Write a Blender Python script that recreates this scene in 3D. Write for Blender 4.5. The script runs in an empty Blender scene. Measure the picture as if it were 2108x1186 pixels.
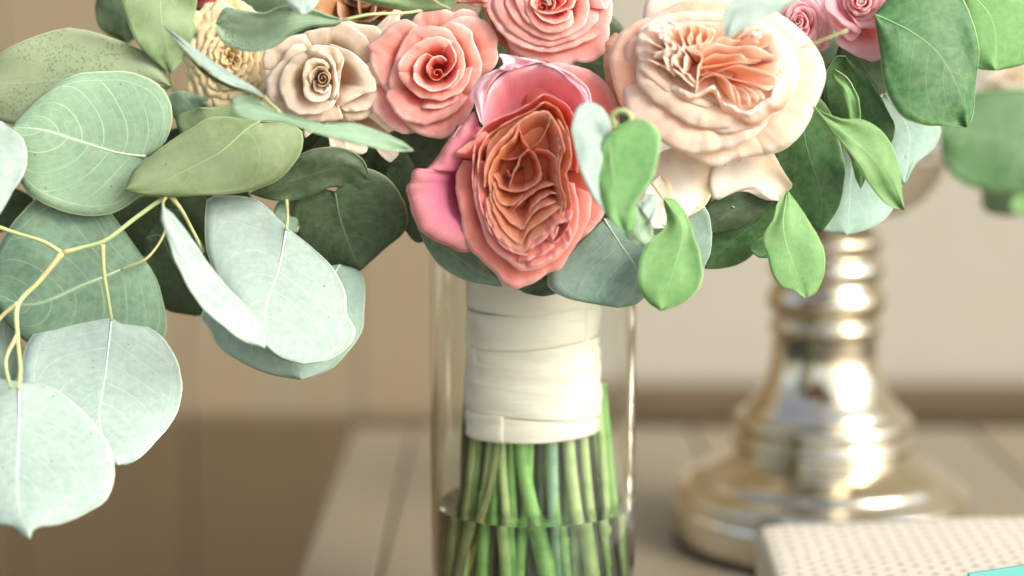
import bpy, math, random
import numpy as np
from mathutils import Vector, Matrix, noise
random.seed(7)
S = bpy.context.scene
COL = S.collection
# ---------------------------------------------------------------- camera
FPX = 4000.0; PITCH = math.radians(8.5); HC = 0.359; FOCUS = 0.955
cd = bpy.data.cameras.new("Camera"); cam = bpy.data.objects.new("Camera", cd); COL.objects.link(cam)
cam.location = (0, 0, HC); cam.rotation_euler = (math.pi/2 - PITCH, 0, 0)
cd.sensor_width = 36; cd.lens = FPX/2108*36; cd.clip_start = 0.02; cd.clip_end = 200
cd.dof.use_dof = True; cd.dof.focus_distance = FOCUS; cd.dof.aperture_fstop = 2.3
S.camera = cam
FW = Vector((0, math.cos(PITCH), -math.sin(PITCH))); UP = Vector((0, math.sin(PITCH), math.cos(PITCH)))
def P(x, y, d=FOCUS):
    return Vector((0, 0, HC)) + FW*d + Vector((1, 0, 0))*((x-1054)/FPX*d) + UP*((593-y)/FPX*d)
# ---------------------------------------------------------------- light
W = bpy.data.worlds.new("World"); S.world = W; W.use_nodes = True
nt = W.node_tree; bg = nt.nodes["Background"]
sky = nt.nodes.new("ShaderNodeTexSky"); sky.sky_type = 'NISHITA'; sky.sun_disc = False
SUN = Vector((0.76, -0.62, 0.62)).normalized()
sky.sun_elevation = math.asin(SUN.z); sky.sun_rotation = math.atan2(SUN.x, SUN.y)
sky.dust_density = 3.0; sky.ozone_density = 0.6; sky.air_density = 0.8
hz_ = nt.nodes.new('ShaderNodeHueSaturation'); hz_.inputs['Saturation'].default_value = .45   # milky overcast sky
nt.links.new(sky.outputs[0], hz_.inputs['Color']); nt.links.new(hz_.outputs[0], bg.inputs[0]); bg.inputs[1].default_value = 0.15
sl = bpy.data.lights.new("Sun", 'SUN'); sl.energy = 1.5; sl.angle = math.radians(32); sl.color = (1, .95, .87)
so = bpy.data.objects.new("Sun", sl); COL.objects.link(so); so.rotation_euler = SUN.to_track_quat('Z', 'Y').to_euler()
S.view_settings.view_transform = 'Standard'; S.view_settings.look = 'None'; S.view_settings.exposure = 0.95
S.cycles.use_denoising = True
S.cycles.max_bounces = 14; S.cycles.transmission_bounces = 12; S.cycles.transparent_max_bounces = 24; S.cycles.diffuse_bounces = 4
# ---------------------------------------------------------------- helpers
def lin(h):
    c = [int(h[i:i+2], 16)/255 for i in (0, 2, 4)]
    return tuple(v/12.92 if v <= .04045 else ((v+.055)/1.055)**2.4 for v in c) + (1,)
def link(name, mesh, mat=None, parent=None, loc=(0, 0, 0), smooth=True):
    o = bpy.data.objects.new(name, mesh); COL.objects.link(o)
    o.location = loc
    if parent is not None: o.parent = parent
    if mat is not None and not mesh.materials: mesh.materials.append(mat)
    if smooth: mesh.polygons.foreach_set('use_smooth', [True]*len(mesh.polygons))
    return o
def tag(o, label=None, cat=None, group=None, kind=None):
    if label: o['label'] = label
    if cat: o['category'] = cat
    if group: o['group'] = group
    if kind: o['kind'] = kind
    return o
def thing(name, loc, label, cat, group=None):
    o = bpy.data.objects.new(name, None); COL.objects.link(o); o.location = loc; o.empty_display_size = .01
    return tag(o, label, cat, group)
def wpos(o):
    v = Vector(o.location); p = o.parent
    while p is not None: v += Vector(p.location); p = p.parent
    return v
def cr(pts, n):
    """smooth curve through points, resampled evenly"""
    p = np.array(pts, float)
    if len(p) == 2: return p[0] + (p[1]-p[0])*np.linspace(0, 1, n)[:, None]
    q = np.vstack([2*p[0]-p[1], p, 2*p[-1]-p[-2]]); out = []
    for i in range(1, len(q)-2):
        a, b, c, d = q[i-1:i+3]
        t0 = 0; t1 = t0+max(np.linalg.norm(b-a), 1e-6)**.5; t2 = t1+max(np.linalg.norm(c-b), 1e-6)**.5; t3 = t2+max(np.linalg.norm(d-c), 1e-6)**.5
        t = np.linspace(t1, t2, 13)[:-1, None]
        A1 = (t1-t)/(t1-t0)*a+(t-t0)/(t1-t0)*b; A2 = (t2-t)/(t2-t1)*b+(t-t1)/(t2-t1)*c; A3 = (t3-t)/(t3-t2)*c+(t-t2)/(t3-t2)*d
        B1 = (t2-t)/(t2-t0)*A1+(t-t0)/(t2-t0)*A2; B2 = (t3-t)/(t3-t1)*A2+(t-t1)/(t3-t1)*A3
        out.append((t2-t)/(t2-t1)*B1+(t-t1)/(t2-t1)*B2)
    out = np.vstack(out+[p[-1:]])
    s = np.r_[0, np.cumsum(np.linalg.norm(np.diff(out, axis=0), axis=1))]
    u = np.linspace(0, s[-1], n)
    return np.stack([np.interp(u, s, out[:, k]) for k in range(p.shape[1])], 1)
def grid_obj(name, V, UV, mat, parent, thick=.0005, origin=None, sub=0):
    """V: (n,m) list of Vectors in world space -> one sheet with real thickness"""
    n = len(V); m = len(V[0])
    o0 = Vector(origin) if origin is not None else Vector(V[0][m//2])
    me = bpy.data.meshes.new(name)
    vs = [tuple(Vector(V[i][j])-o0) for i in range(n) for j in range(m)]
    fs = [(i*m+j, i*m+j+1, (i+1)*m+j+1, (i+1)*m+j) for i in range(n-1) for j in range(m-1)]
    me.from_pydata(vs, [], fs)
    uv = me.uv_layers.new(name="UVMap")
    flat = [UV[i][j] for i in range(n) for j in range(m)]
    uv.data.foreach_set('uv', [c for l in me.loops for c in flat[l.vertex_index]])
    o = link(name, me, mat, parent, o0-(wpos(parent) if parent else Vector((0, 0, 0))))
    if thick:
        md = o.modifiers.new("thickness", 'SOLIDIFY'); md.thickness = thick; md.offset = 0
    return o
def tube(name, pts, rad, mat, parent=None, seg=10, n=None, origin=None, caps=True):
    """pts world vectors, rad list or float"""
    pts = [Vector(p) for p in pts]
    k = n or (len(pts)-1)*6+1
    if isinstance(rad, (int, float)): rad = [rad]*len(pts)
    q = cr([(*p, r) for p, r in zip(pts, rad)], k)
    o0 = Vector(origin) if origin is not None else pts[0]
    vs = []; fs = []; uvs = []
    ref = Vector((0.3, 1, .2)).normalized()
    for i in range(k):
        a = Vector(q[max(i-1, 0)][:3]); b = Vector(q[min(i+1, k-1)][:3]); t = (b-a).normalized()
        x = t.cross(ref).normalized(); y = t.cross(x)
        for j in range(seg):
            an = 2*math.pi*j/seg
            vs.append(tuple(Vector(q[i][:3])-o0+(x*math.cos(an)+y*math.sin(an))*q[i][3])); uvs.append((i/(k-1), j/seg))
    for i in range(k-1):
        for j in range(seg):
            fs.append((i*seg+j, i*seg+(j+1) % seg, (i+1)*seg+(j+1) % seg, (i+1)*seg+j))
    if caps: fs += [tuple(range(seg))[::-1], tuple(range((k-1)*seg, k*seg))]
    me = bpy.data.meshes.new(name); me.from_pydata(vs, [], fs)
    uv = me.uv_layers.new(name="UVMap"); uv.data.foreach_set('uv', [c for l in me.loops for c in uvs[l.vertex_index]])
    return link(name, me, mat, parent, o0-(wpos(parent) if parent else Vector((0, 0, 0))))
def lathe(name, prof, mat, parent=None, loc=(0, 0, 0), seg=96, closed=False):
    vs = []; fs = []; m = len(prof)
    for i in range(seg):
        a = 2*math.pi*i/seg
        for r, z in prof: vs.append((r*math.cos(a), r*math.sin(a), z))
    for i in range(seg):
        for j in range(m-1 if not closed else m):
            i2 = (i+1) % seg; j2 = (j+1) % m
            fs.append((i*m+j, i2*m+j, i2*m+j2, i*m+j2))
    me = bpy.data.meshes.new(name); me.from_pydata(vs, [], fs)
    import bmesh
    b = bmesh.new(); b.from_mesh(me); bmesh.ops.remove_doubles(b, verts=b.verts, dist=1e-6)
    bmesh.ops.recalc_face_normals(b, faces=b.faces); b.to_mesh(me); b.free()
    return link(name, me, mat, parent, loc)
def box(name, lo, hi, mat, parent=None, bevel=0, loc=None):
    lo = Vector(lo); hi = Vector(hi); c = (lo+hi)/2 if loc is None else Vector(loc)
    vs = [tuple(Vector((x, y, z))-c) for x in (lo.x, hi.x) for y in (lo.y, hi.y) for z in (lo.z, hi.z)]
    fs = [(0, 1, 3, 2), (4, 6, 7, 5), (0, 4, 5, 1), (2, 3, 7, 6), (0, 2, 6, 4), (1, 5, 7, 3)]
    me = bpy.data.meshes.new(name); me.from_pydata(vs, [], fs)
    o = link(name, me, mat, parent, c-(wpos(parent) if parent else Vector((0, 0, 0))), smooth=False)
    if bevel:
        md = o.modifiers.new("bevel", 'BEVEL'); md.width = bevel; md.segments = 3
    return o
# ---------------------------------------------------------------- node helpers
class N:
    def __init__(s, name):
        s.m = bpy.data.materials.new(name); s.m.use_nodes = True; s.t = s.m.node_tree; s.t.nodes.clear()
        s.out = s.t.nodes.new("ShaderNodeOutputMaterial")
    def n(s, typ, ins=None, **kw):
        nd = s.t.nodes.new("ShaderNode"+typ)
        for k, v in kw.items(): setattr(nd, k, v)
        for k, v in (ins or {}).items():
            sk = nd.inputs[k]
            if isinstance(v, bpy.types.NodeSocket): s.t.links.new(v, sk)
            else: sk.default_value = v
        return nd
    def math(s, op, a, b=0.0, c=0.0, clamp=False):
        nd = s.n("Math", {0: a, 1: b, 2: c}, operation=op, use_clamp=clamp); return nd.outputs[0]
    def mix(s, f, a, b, bt='MIX'):
        nd = s.n("Mix", data_type='RGBA', blend_type=bt)
        for sk, v in ((nd.inputs[0], f), (nd.inputs[6], a), (nd.inputs[7], b)):
            if isinstance(v, bpy.types.NodeSocket): s.t.links.new(v, sk)
            else: sk.default_value = v
        return nd.outputs[2]
    def mr(s, v, a, b, c=0.0, d=1.0, smooth=True):
        nd = s.n("MapRange", {0: v, 1: a, 2: b, 3: c, 4: d}, interpolation_type='SMOOTHSTEP' if smooth else 'LINEAR'); return nd.outputs[0]
    def noise(s, vec, scale, detail=3.0, rough=.5):
        nd = s.n("TexNoise", {'Scale': scale, 'Detail': detail, 'Roughness': rough}); s.t.links.new(vec, nd.inputs['Vector']); return nd.outputs['Fac']
    def fin(s, sh):
        s.t.links.new(sh, s.out.inputs[0]); return s.m
def leaf_mat(name, col, dark, vein, edge, vs=.5, transl=.22, rough=.5, speck=0.0, blotch=.5, tcol=None):
    m = N(name); tc = m.n("TexCoord"); uv = m.n("SeparateXYZ", {0: tc.outputs['UV']}); u, v = uv.outputs[0], uv.outputs[1]
    obj = tc.outputs['Object']; rnd = m.n("ObjectInfo").outputs['Random']
    ofs = m.n("VectorMath", {0: obj, 1: m.n("CombineXYZ", {0: rnd, 1: m.math('MULTIPLY', rnd, 3.7), 2: 0.0}).outputs[0]}, operation='ADD').outputs[0]
    av = m.math('ABSOLUTE', v)
    n1 = m.noise(ofs, 45, 3); n2 = m.noise(ofs, 260, 4, .6); n3 = m.noise(ofs, 1400, 2, .6)
    # secondary veins leave the midrib at an angle and bend towards the margin
    wob = m.math('MULTIPLY', m.math('SUBTRACT', m.noise(ofs, 22, 0), .5), 1.3)
    ph = m.math('ADD', m.math('SUBTRACT', m.math('MULTIPLY', u, 6.2), m.math('MULTIPLY', m.math('POWER', av, 1.3), 2.9)), wob)
    ph = m.math('ADD', ph, m.math('MULTIPLY', m.math('GREATER_THAN', v, 0.0), .37))
    fr = m.math('PINGPONG', ph, .5)
    lat = m.mr(fr, 0.0, .055, 1, 0)
    fade = m.mr(av, .8, .95, 1, 0)
    lat = m.math('MULTIPLY', m.math('MULTIPLY', lat, fade), m.mr(n1, .3, .6, .35, 1))
    fr2 = m.math('PINGPONG', m.math('ADD', m.math('MULTIPLY', ph, 3.0), m.math('MULTIPLY', n1, 2.0)), .5)
    fine = m.math('MULTIPLY', m.mr(fr2, 0.0, .12, 1, 0), .17)
    marg = m.math('MULTIPLY', m.mr(m.math('ABSOLUTE', m.math('SUBTRACT', m.math('ADD', av, m.math('MULTIPLY', wob, .05)), .86)), 0.0, .018, 1, 0), .45)
    mid = m.mr(av, .004, .035, 1, 0)
    ve = m.math('MAXIMUM', m.math('MAXIMUM', m.math('MULTIPLY', lat, .7), fine), m.math('MAXIMUM', marg, mid))
    ve = m.math('MULTIPLY', ve, vs)
    base = m.mix(m.mr(n1, .35, .68, 0, blotch), col, dark)
    base = m.mix(m.math('MULTIPLY', m.math('SUBTRACT', n2, .35, clamp=True), 1.1), base, m.mix(.5, col, edge))
    base = m.mix(m.mr(n3, .5, .75, 0, .25), base, dark)
    base = m.mix(ve, base, vein)
    if speck:
        vo = m.n("TexVoronoi", {'Scale': 620.0}); m.t.links.new(ofs, vo.inputs['Vector'])
        sp = m.math('MULTIPLY', m.mr(vo.outputs['Distance'], .22, .38, 1, 0), m.mr(n1, .38, .6, 0, speck))
        base = m.mix(sp, base, lin('3b4a30'))
    v2 = m.n("TexVoronoi", {'Scale': 95.0}); m.t.links.new(ofs, v2.inputs['Vector'])   # a few blemishes
    base = m.mix(m.math('MULTIPLY', m.mr(v2.outputs['Distance'], .035, .09, .7, 0), m.mr(n2, .45, .55, 0, 1)), base, lin('6a5a3a'))
    scuff = m.noise(m.n("Mapping", {'Vector': ofs, 'Scale': (1, 1, 6)}).outputs[0], 90, 4, .7)
    base = m.mix(m.mr(scuff, .62, .74, 0, .35), base, vein)
    ed = m.mr(av, .965, .995, 0, .75)
    base = m.mix(ed, base, edge)
    hs = m.n("HueSaturation", {'Hue': m.math('ADD', .49, m.math('MULTIPLY', rnd, .018)), 'Saturation': 1.0, 'Value': m.math('ADD', .93, m.math('MULTIPLY', rnd, .14)), 'Color': base}).outputs[0]
    bh = m.math('ADD', m.math('MULTIPLY', ve, .6), m.math('ADD', m.math('MULTIPLY', n2, .35), m.math('MULTIPLY', n3, .25)))
    bp = m.n("Bump", {'Strength': .35, 'Distance': .0006, 'Height': bh}).outputs[0]
    pr = m.n("BsdfPrincipled", {'Base Color': hs, 'Roughness': m.math('ADD', rough, m.math('MULTIPLY', n2, .2)), 'Specular IOR Level': .35, 'Normal': bp})
    tr = m.n("BsdfTranslucent", {'Color': m.mix(.45, hs, tcol or lin('9fbf6a')), 'Normal': bp})
    return m.fin(m.n("MixShader", {0: transl, 1: pr.outputs[0], 2: tr.outputs[0]}).outputs[0])
def petal_mat(name, edge, mid, deep, transl=.35, rough=.55, spot=0.0, pos=(.1, .45), blush=None, tc_=None):
    m = N(name); tc = m.n("TexCoord"); uv = m.n("SeparateXYZ", {0: tc.outputs['UV']}); s, t = uv.outputs[0], uv.outputs[1]
    obj = tc.outputs['Object']; rnd = m.n("ObjectInfo").outputs['Random']
    n1 = m.noise(obj, 70, 3); n2 = m.noise(obj, 420, 3, .6)
    st = m.n("CombineXYZ", {0: m.math('MULTIPLY', s, 60.0), 1: m.math('MULTIPLY', t, 2.2), 2: m.math('MULTIPLY', rnd, 9.0)}).outputs[0]
    streak = m.noise(st, 1.0, 3, .6)
    tt = m.math('ADD', t, m.math('MULTIPLY', m.math('SUBTRACT', n1, .5), .22))
    tt = m.math('ADD', tt, m.math('MULTIPLY', m.math('SUBTRACT', streak, .5), .08))
    c = m.mix(m.mr(tt, 0.0, pos[0], 0, 1), edge, mid)
    c = m.mix(m.mr(tt, pos[0], pos[1], 0, 1), c, deep)
    c = m.mix(m.mr(streak, .4, .7, 0, .22), c, m.mix(.5, mid, deep))
    c = m.mix(m.mr(n2, .55, .8, 0, .25), c, edge)
    c = m.mix(m.mr(t, 0.0, .04, .4, 0), c, m.mix(.6, edge, (1, .97, .92, 1)))
    if blush: c = m.mix(m.mr(n1, .45, .65, 0, .55), c, blush)
    v2 = m.n("TexVoronoi", {'Scale': 130.0}); m.t.links.new(obj, v2.inputs['Vector'])
    c = m.mix(m.math('MULTIPLY', m.mr(v2.outputs['Distance'], .03, .09, .5, 0), m.mr(n1, .5, .58, 0, 1)), c, lin('b07a50'))
    if spot:
        vo = m.n("TexVoronoi", {'Scale': 240.0}); m.t.links.new(obj, vo.inputs['Vector'])
        c = m.mix(m.math('MULTIPLY', m.mr(vo.outputs['Distance'], .05, .16, 1, 0), m.mr(n1, .5, .6, 0, spot)), c, lin('8a6238'))
    hs = m.n("HueSaturation", {'Hue': m.math('ADD', .494, m.math('MULTIPLY', rnd, .012)), 'Saturation': m.math('ADD', .95, m.math('MULTIPLY', rnd, .1)), 'Value': 1.0, 'Color': c}).outputs[0]
    bp = m.n("Bump", {'Strength': .5, 'Distance': .0006, 'Height': m.math('ADD', m.math('MULTIPLY', streak, .9), m.math('MULTIPLY', n2, .4))}).outputs[0]
    pr = m.n("BsdfPrincipled", {'Base Color': hs, 'Roughness': .7, 'Specular IOR Level': .12, 'Normal': bp})
    tr = m.n("BsdfTranslucent", {'Color': m.mix(.25, hs, deep), 'Normal': bp})
    return m.fin(m.n("MixShader", {0: min(transl+.16, .55), 1: pr.outputs[0], 2: tr.outputs[0]}).outputs[0])
ML = {
 'pale': leaf_mat('eucalyptus_pale', lin('9bb1a5'), lin('8fa599'), lin('dbe7dc'), lin('eef3e0'), .34, .16, .55, blotch=.35, tcol=lin('c8dcc0')),
 'blue': leaf_mat('eucalyptus_blue', lin('97b5a4'), lin('86a694'), lin('c3d8cc'), lin('dfe9d2'), .5, .16, .55),
 'sage': leaf_mat('eucalyptus_sage', lin('8aa88a'), lin('718f6c'), lin('c6d8bf'), lin('d3dfb4'), .75, .2, .5),
 'teal': leaf_mat('eucalyptus_teal', lin('708f78'), lin('54765c'), lin('b2cbaa'), lin('c8d8a8'), .6, .2, .48),
 'olive': leaf_mat('eucalyptus_olive', lin('8b9f74'), lin('74905f'), lin('aab884'), lin('bccd9c'), .45, .2, .48, blotch=.9),
 'spot': leaf_mat('eucalyptus_spotted', lin('98a884'), lin('82966c'), lin('b5bf94'), lin('bccb9c'), .35, .2, .5, speck=.6),
 'speck': leaf_mat('eucalyptus_speckled', lin('86a283'), lin('6c8b66'), lin('a5b58a'), lin('cfe0c4'), .4, .2, .5, speck=.95),
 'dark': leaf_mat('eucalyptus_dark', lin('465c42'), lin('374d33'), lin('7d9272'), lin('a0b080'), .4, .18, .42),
 'green': leaf_mat('leaf_green', lin('7cae68'), lin('669a58'), lin('a9cd92'), lin('d6e4ac'), .4, .3, .42, tcol=lin('8fc46a')),
 'deep': leaf_mat('leaf_deep_green', lin('447843'), lin('2f5a33'), lin('86ab78'), lin('c5d69c'), .4, .25, .4, tcol=lin('6fb060')),
 'grey': leaf_mat('eucalyptus_grey', lin('8fac9c'), lin('6c8d7b'), lin('b5c9b2'), lin('cbdac0'), .55, .14, .6, blotch=.9),
}
twig_m = (lambda m: (lambda tc: m.fin(m.n("BsdfPrincipled", {'Base Color': m.mix(m.mr(m.noise(tc.outputs['Object'], 38, 2), .5, .7, 0, .6), lin('b3c184'), lin('bd8a62')), 'Roughness': .45, 'Subsurface Weight': .0}).outputs[0]))(m.n("TexCoord")))(N('twig'))
# ---------------------------------------------------------------- leaves
def leaf(sp, base, left, tip, right, d, tilt=(0, 0), cup=.004, bend=.0, mat='sage', mid=None, wave=.0012, rib=True, name='leaf', nu=30, nv=17, fold=0.0):
    """base->tip with the two margins; d = distance, tilt = slope across/down, cup = margins back, bend = arch along the length"""
    L = cr([base]+left+[tip], nu); R = cr([base]+right+[tip], nu)
    for Q in (L, R):   # slightly uneven margins
        for i in range(1, nu-1):
            e_ = noise.noise(Vector((Q[i][0]*.03, Q[i][1]*.03, 7.7)))*2.2+noise.noise(Vector((Q[i][0]*.09, Q[i][1]*.09, 1.7)))*1.1
            Q[i] += e_*(Q[i]-(L[i]+R[i])/2)/max(np.linalg.norm(L[i]-R[i])/2, 8)
    M = cr([base]+mid+[tip], nu) if mid else (L+R)/2
    c = (L.mean(0)+R.mean(0))/2; px = d/FPX; sd = random.uniform(0, 99)
    cup = math.copysign(min(abs(cup), .09*np.linalg.norm(L-R, axis=1).max()*px/2), cup)
    V = []; UV = []
    for i in range(nu):
        u = i/(nu-1); row = []; ru = []
        for j in range(nv):
            v = -1+2*j/(nv-1); a = abs(v); a2 = a
            q = M[i]+( (L[i]-M[i]) if v < 0 else (R[i]-M[i]) )*a2
            dd = d+((q[0]-c[0])*tilt[0]+(q[1]-c[1])*tilt[1])*px + cup*(v*v) + fold*v + bend*4*u*(1-u)*-1
            dd += wave*(noise.noise(Vector((u*3.2, v*1.3, sd)))*2) * (.4+a) + wave*.9*a*a*math.sin(u*17+sd)*.35
            row.append(P(q[0], q[1], dd)); ru.append((u, v))
        V.append(row); UV.append(ru)
    o = grid_obj(name, V, UV, ML[mat], sp, .00045, origin=V[0][nv//2])
    if rib:
        w = max(np.linalg.norm(L-R, axis=1))*px
        pts = [Vector(V[i][nv//2])-FW*.0002 for i in range(0, int(nu*.66), 3)]
        r0 = min(.0007, max(.0003, w*.009))
        tube('midrib', pts, [r0*(1-.85*k/(len(pts)-1)) for k in range(len(pts))], ML[mat+'_rib'], o, seg=6, origin=V[0][nv//2])
    return o
for k, c in (('pale', 'c3d3ca'), ('blue', 'c5d9cc'), ('sage', 'cbdcc2'), ('teal', 'b8ceac'), ('olive', 'a9b885'), ('spot', 'a9b48a'), ('speck', '9db085'), ('dark', '71886a'), ('green', 'a5cb8c'), ('deep', '7fa873'), ('grey', 'b9cdb6')):
    m = N('midrib_'+k); ML[k+'_rib'] = m.fin(m.n("BsdfPrincipled", {'Base Color': lin(c), 'Roughness': .5}).outputs[0])
def twig(sp, pts, r, d, name='twig'):
    """pts px (x,y[,extra depth])"""
    W_ = [P(p[0], p[1], d+(p[2] if len(p) > 2 else 0)) for p in pts]
    if isinstance(r, list) and len(r) > 2: r = [r[0]*1.35]+r[1:-1]+[r[-1]*1.3]   # knuckles at the joints
    return tube(name, W_, r, twig_m, sp, seg=8)
# ================================================================ SETTING
def plain(name, col, rough=.6, sc=30, amt=.15, bump=.1, metal=0.0, stretch=(1, 1, 1), col2=None):
    m = N(name); tc = m.n("TexCoord"); mp = m.n("Mapping", {'Vector': tc.outputs['Object'], 'Scale': stretch}).outputs[0]
    n1 = m.noise(mp, sc, 5, .6); n2 = m.noise(mp, sc*.12, 2)
    c = m.mix(m.mr(n1, .3, .7, 0, amt), lin(col), lin(col2 or '5a4a38'))
    c = m.mix(m.mr(n2, .3, .7, 0, amt), c, lin(col2 or '5a4a38'))
    b = m.n("Bump", {'Strength': bump, 'Distance': .001, 'Height': n1}).outputs[0]
    return m.fin(m.n("BsdfPrincipled", {'Base Color': c, 'Roughness': rough, 'Metallic': metal, 'Normal': b}).outputs[0])
wall_m = plain('wall_render', 'a19c8c', .85, 18, .12, .2, col2='958a72')
wall_shade_m = plain('wall_shade_brown', '5e4f34', .7, 25, .3, .2, stretch=(1, 1, .15), col2='4a3b28')  # brown that puts the shade low on the wall into colour
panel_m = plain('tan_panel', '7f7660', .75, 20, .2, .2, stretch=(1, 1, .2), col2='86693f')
table_m = plain('table_boards', '867d6a', .55, 40, .2, .15, stretch=(1, .08, 1), col2='8a7858')
floor_m = plain('floor_boards', '6e5636', .7, 12, .3, .1, stretch=(1, .1, 1), col2='5c4428')
YW = 2.05
tag(box('floor', (-4, -3, -.80), (4, YW, -.75), floor_m), kind='structure')
tag(box('wall', (-4, YW, -.75), (4, YW+.12, 2.4), wall_m), kind='structure')
w = thing('shade_boarding', (0, YW, -.75), 'added brown boarding for the shade at the foot of the beige wall behind the table', 'shade panel')  # added boards: shade behind the table painted as brown wood
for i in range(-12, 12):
    box('board', (i*.3+.001, YW-.018, -.749), (i*.3+.298, YW-.001, -.087), wall_shade_m, w, .004)
box('shade_strip', (-3.6, YW-.034, -.086), (3.6, YW-.0185, -.045), wall_shade_m, w, .006)  # strip for the dark shade line above the table's back edge
pan = thing('added_shade_panel', (-.41, YW-.12, -.75), 'added tan screen behind the eucalyptus at the left', 'backdrop')  # added panel; the wall's darker left side is put into its tan
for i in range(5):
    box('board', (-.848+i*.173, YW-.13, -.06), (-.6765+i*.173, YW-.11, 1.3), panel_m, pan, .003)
    box('shade_board', (-.848+i*.173, YW-.128, -.72), (-.6765+i*.173, YW-.112, -.0605), wall_shade_m, pan, .003)  # darker brown paints the shade deepening towards the floor
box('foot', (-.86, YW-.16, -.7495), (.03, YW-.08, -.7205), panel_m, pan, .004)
# table: boards run away from the camera
def unproj(x, y, z=0.0):
    a = FW + Vector((1, 0, 0))*((x-1054)/FPX) + UP*((593-y)/FPX); t = (z-HC)/a.z
    return Vector((0, 0, HC))+a*t
eL = unproj(690, 880); bL = unproj(630, 1186)
YB = eL.y; xl = lambda y: bL.x+(eL.x-bL.x)*(y-bL.y)/(eL.y-bL.y)
tb = thing('table', (.3, 1.2, -.75), 'greyish beige table of long boards standing under the vase', 'table')
seams = [xl(1.3), unproj(822, 1000).x] + [unproj(822, 1000).x+.235*k for k in range(1, 6)]
for a, b in zip(seams[:-1], seams[1:]):
    box('plank', (a+.0012, .35, -.028), (b-.0012, YB, 0), table_m, tb, .002)
x0, x1 = seams[0], seams[-1]
box('apron', (x0+.04, YB-.06, -.10), (x1-.04, YB-.035, -.0285), table_m, tb, .002)
box('apron', (x0+.04, .385, -.10), (x1-.04, .41, -.0285), table_m, tb, .002)
for lx in (x0+.05, x1-.11):
    for ly in (.40, YB-.09): box('leg', (lx, ly, -.75), (lx+.06, ly+.06, -.101), table_m, tb, .003)
# ================================================================ GLASS VASE
glass = N('clear_glass'); glass = glass.fin(glass.n("BsdfGlass", {'Color': (.985, .995, .985, 1), 'Roughness': 0.0, 'IOR': 1.45}).outputs[0])
water_m = N('water'); water_m = water_m.fin(water_m.n("BsdfGlass", {'Color': (.975, .995, .96, 1), 'Roughness': 0.0, 'IOR': 1.33}).outputs[0])
DV = 1.035
vc = P(1097, 1000, DV); VX, VY = vc.x, vc.y
RO = .0545; RI = .0512; VH = .245
vase = thing('glass_vase', (VX, VY, 0), 'tall clear glass cylinder vase half filled with water under the bouquet', 'vase')
prof = [(0, .0005), (RO-.004, .0005), (RO-.001, .002), (RO, .005), (RO, .0055), (RO, .08), (RO, .16), (RO, VH-.0025), (RO, VH-.002), (RO-.0016, VH), (RI, VH-.002), (RI, VH-.0025), (RI, .16), (RI, .08), (RI, .0145), (RI, .014), (RI-.003, .011), (0, .010)]
lathe('glass_wall', prof, glass, vase, seg=128)
def zat(y, d):   # height of pixel row y at distance d
    return P(1097, y, d).z
ZW = P(1097, 1035, DV).z
wr = RI-.0003
lathe('water', [(0, .0105), (wr-.003, .0115), (wr, .0145), (wr, .015), (wr, .05), (wr, ZW), (wr, ZW+.0006), (wr-.0012, ZW), (0, ZW)], water_m, vase, seg=128)
# ================================================================ STEMS
def stem_mat(name, a, b):
    m = N(name); tc = m.n("TexCoord"); n1 = m.noise(tc.outputs['Object'], 60, 3)
    uv = m.n("SeparateXYZ", {0: tc.outputs['UV']})
    c = m.mix(m.mr(n1, .4, .62, 0, .9), lin(a), lin(b))
    return m.fin(m.n("BsdfPrincipled", {'Base Color': c, 'Roughness': .4, 'Subsurface Weight': 0.0}).outputs[0])
SM = [stem_mat('stem_green', '90c46c', '639c4e'), stem_mat('stem_pale', 'b9cf8c', '8fb566'), stem_mat('stem_brown', '8a9660', '6c7448'),
      stem_mat('stem_dark', '34422a', '222c1a'), stem_mat('stem_olive', '9a9c4c', '77803c'), stem_mat('stem_mint', '9cc4a0', '6fa07c')]  # the darkest stem colour also paints shade into the gaps between stems
sb = thing('stem_bundle', (VX, VY, .012), 'bundle of cut green flower stems standing in the water of the glass vase', 'stems')
ZR = P(1097, 905, DV).z
rs = random.Random(5)
# top pixel x, bottom pixel x (at row 1186), layer (0 front .. 1 back), radius mm, material
ST = [(960, 905, .15, 3.6, 3), (985, 930, 0, 4.2, 0), (1010, 965, -.1, 3.6, 2), (1035, 1045, -.45, 3.0, 1), (1022, 985, -.5, 2.8, 2),
      (1075, 1150, -.55, 4.6, 0), (1095, 1075, -.3, 3.6, 0), (1135, 1165, -.5, 3.8, 5), (1170, 1215, -.5, 4.0, 1), (1200, 1250, -.35, 3.6, 1),
      (1225, 1245, -.1, 4.6, 0), (1245, 1275, .1, 5.2, 0), (1215, 1290, .3, 3.2, 4), (1060, 1100, .2, 4.2, 3), (1120, 1130, .3, 4.2, 3),
      (1000, 940, .4, 3.8, 0), (1150, 1190, .1, 3.6, 0), (1185, 1160, .45, 3.8, 3), (1030, 1010, .5, 4.2, 3), (975, 915, -.35, 2.8, 2),
      (1050, 1000, .05, 3.4, 0), (1210, 1230, .6, 4.0, 0), (1085, 1060, .6, 3.8, 0), (955, 900, .5, 3.6, 4), (1160, 1260, -.2, 2.8, 4),
      (1110, 1030, -.15, 3.0, 1), (1240, 1225, .55, 4.4, 3), (990, 1020, .15, 3.4, 3), (1140, 1110, .65, 4, 0), (1070, 945, -.3, 2.6, 4)]
ST += [(964+14*k+(k*7) % 9, 912+18.5*k+(k*13) % 25, -.15-.35*math.sin(math.pi*(k+.5)/21)+.06*(k % 3), 2.7+.5*(k % 3), (3, 0, 3, 1, 0, 3, 0, 3)[k % 8]) for k in range(21)]
ST += [(960+19*k, 905+24.5*k, .72+.12*(k%2), 3.9, (3, 0, 3, 4)[k % 4]) for k in range(16)]
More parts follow.
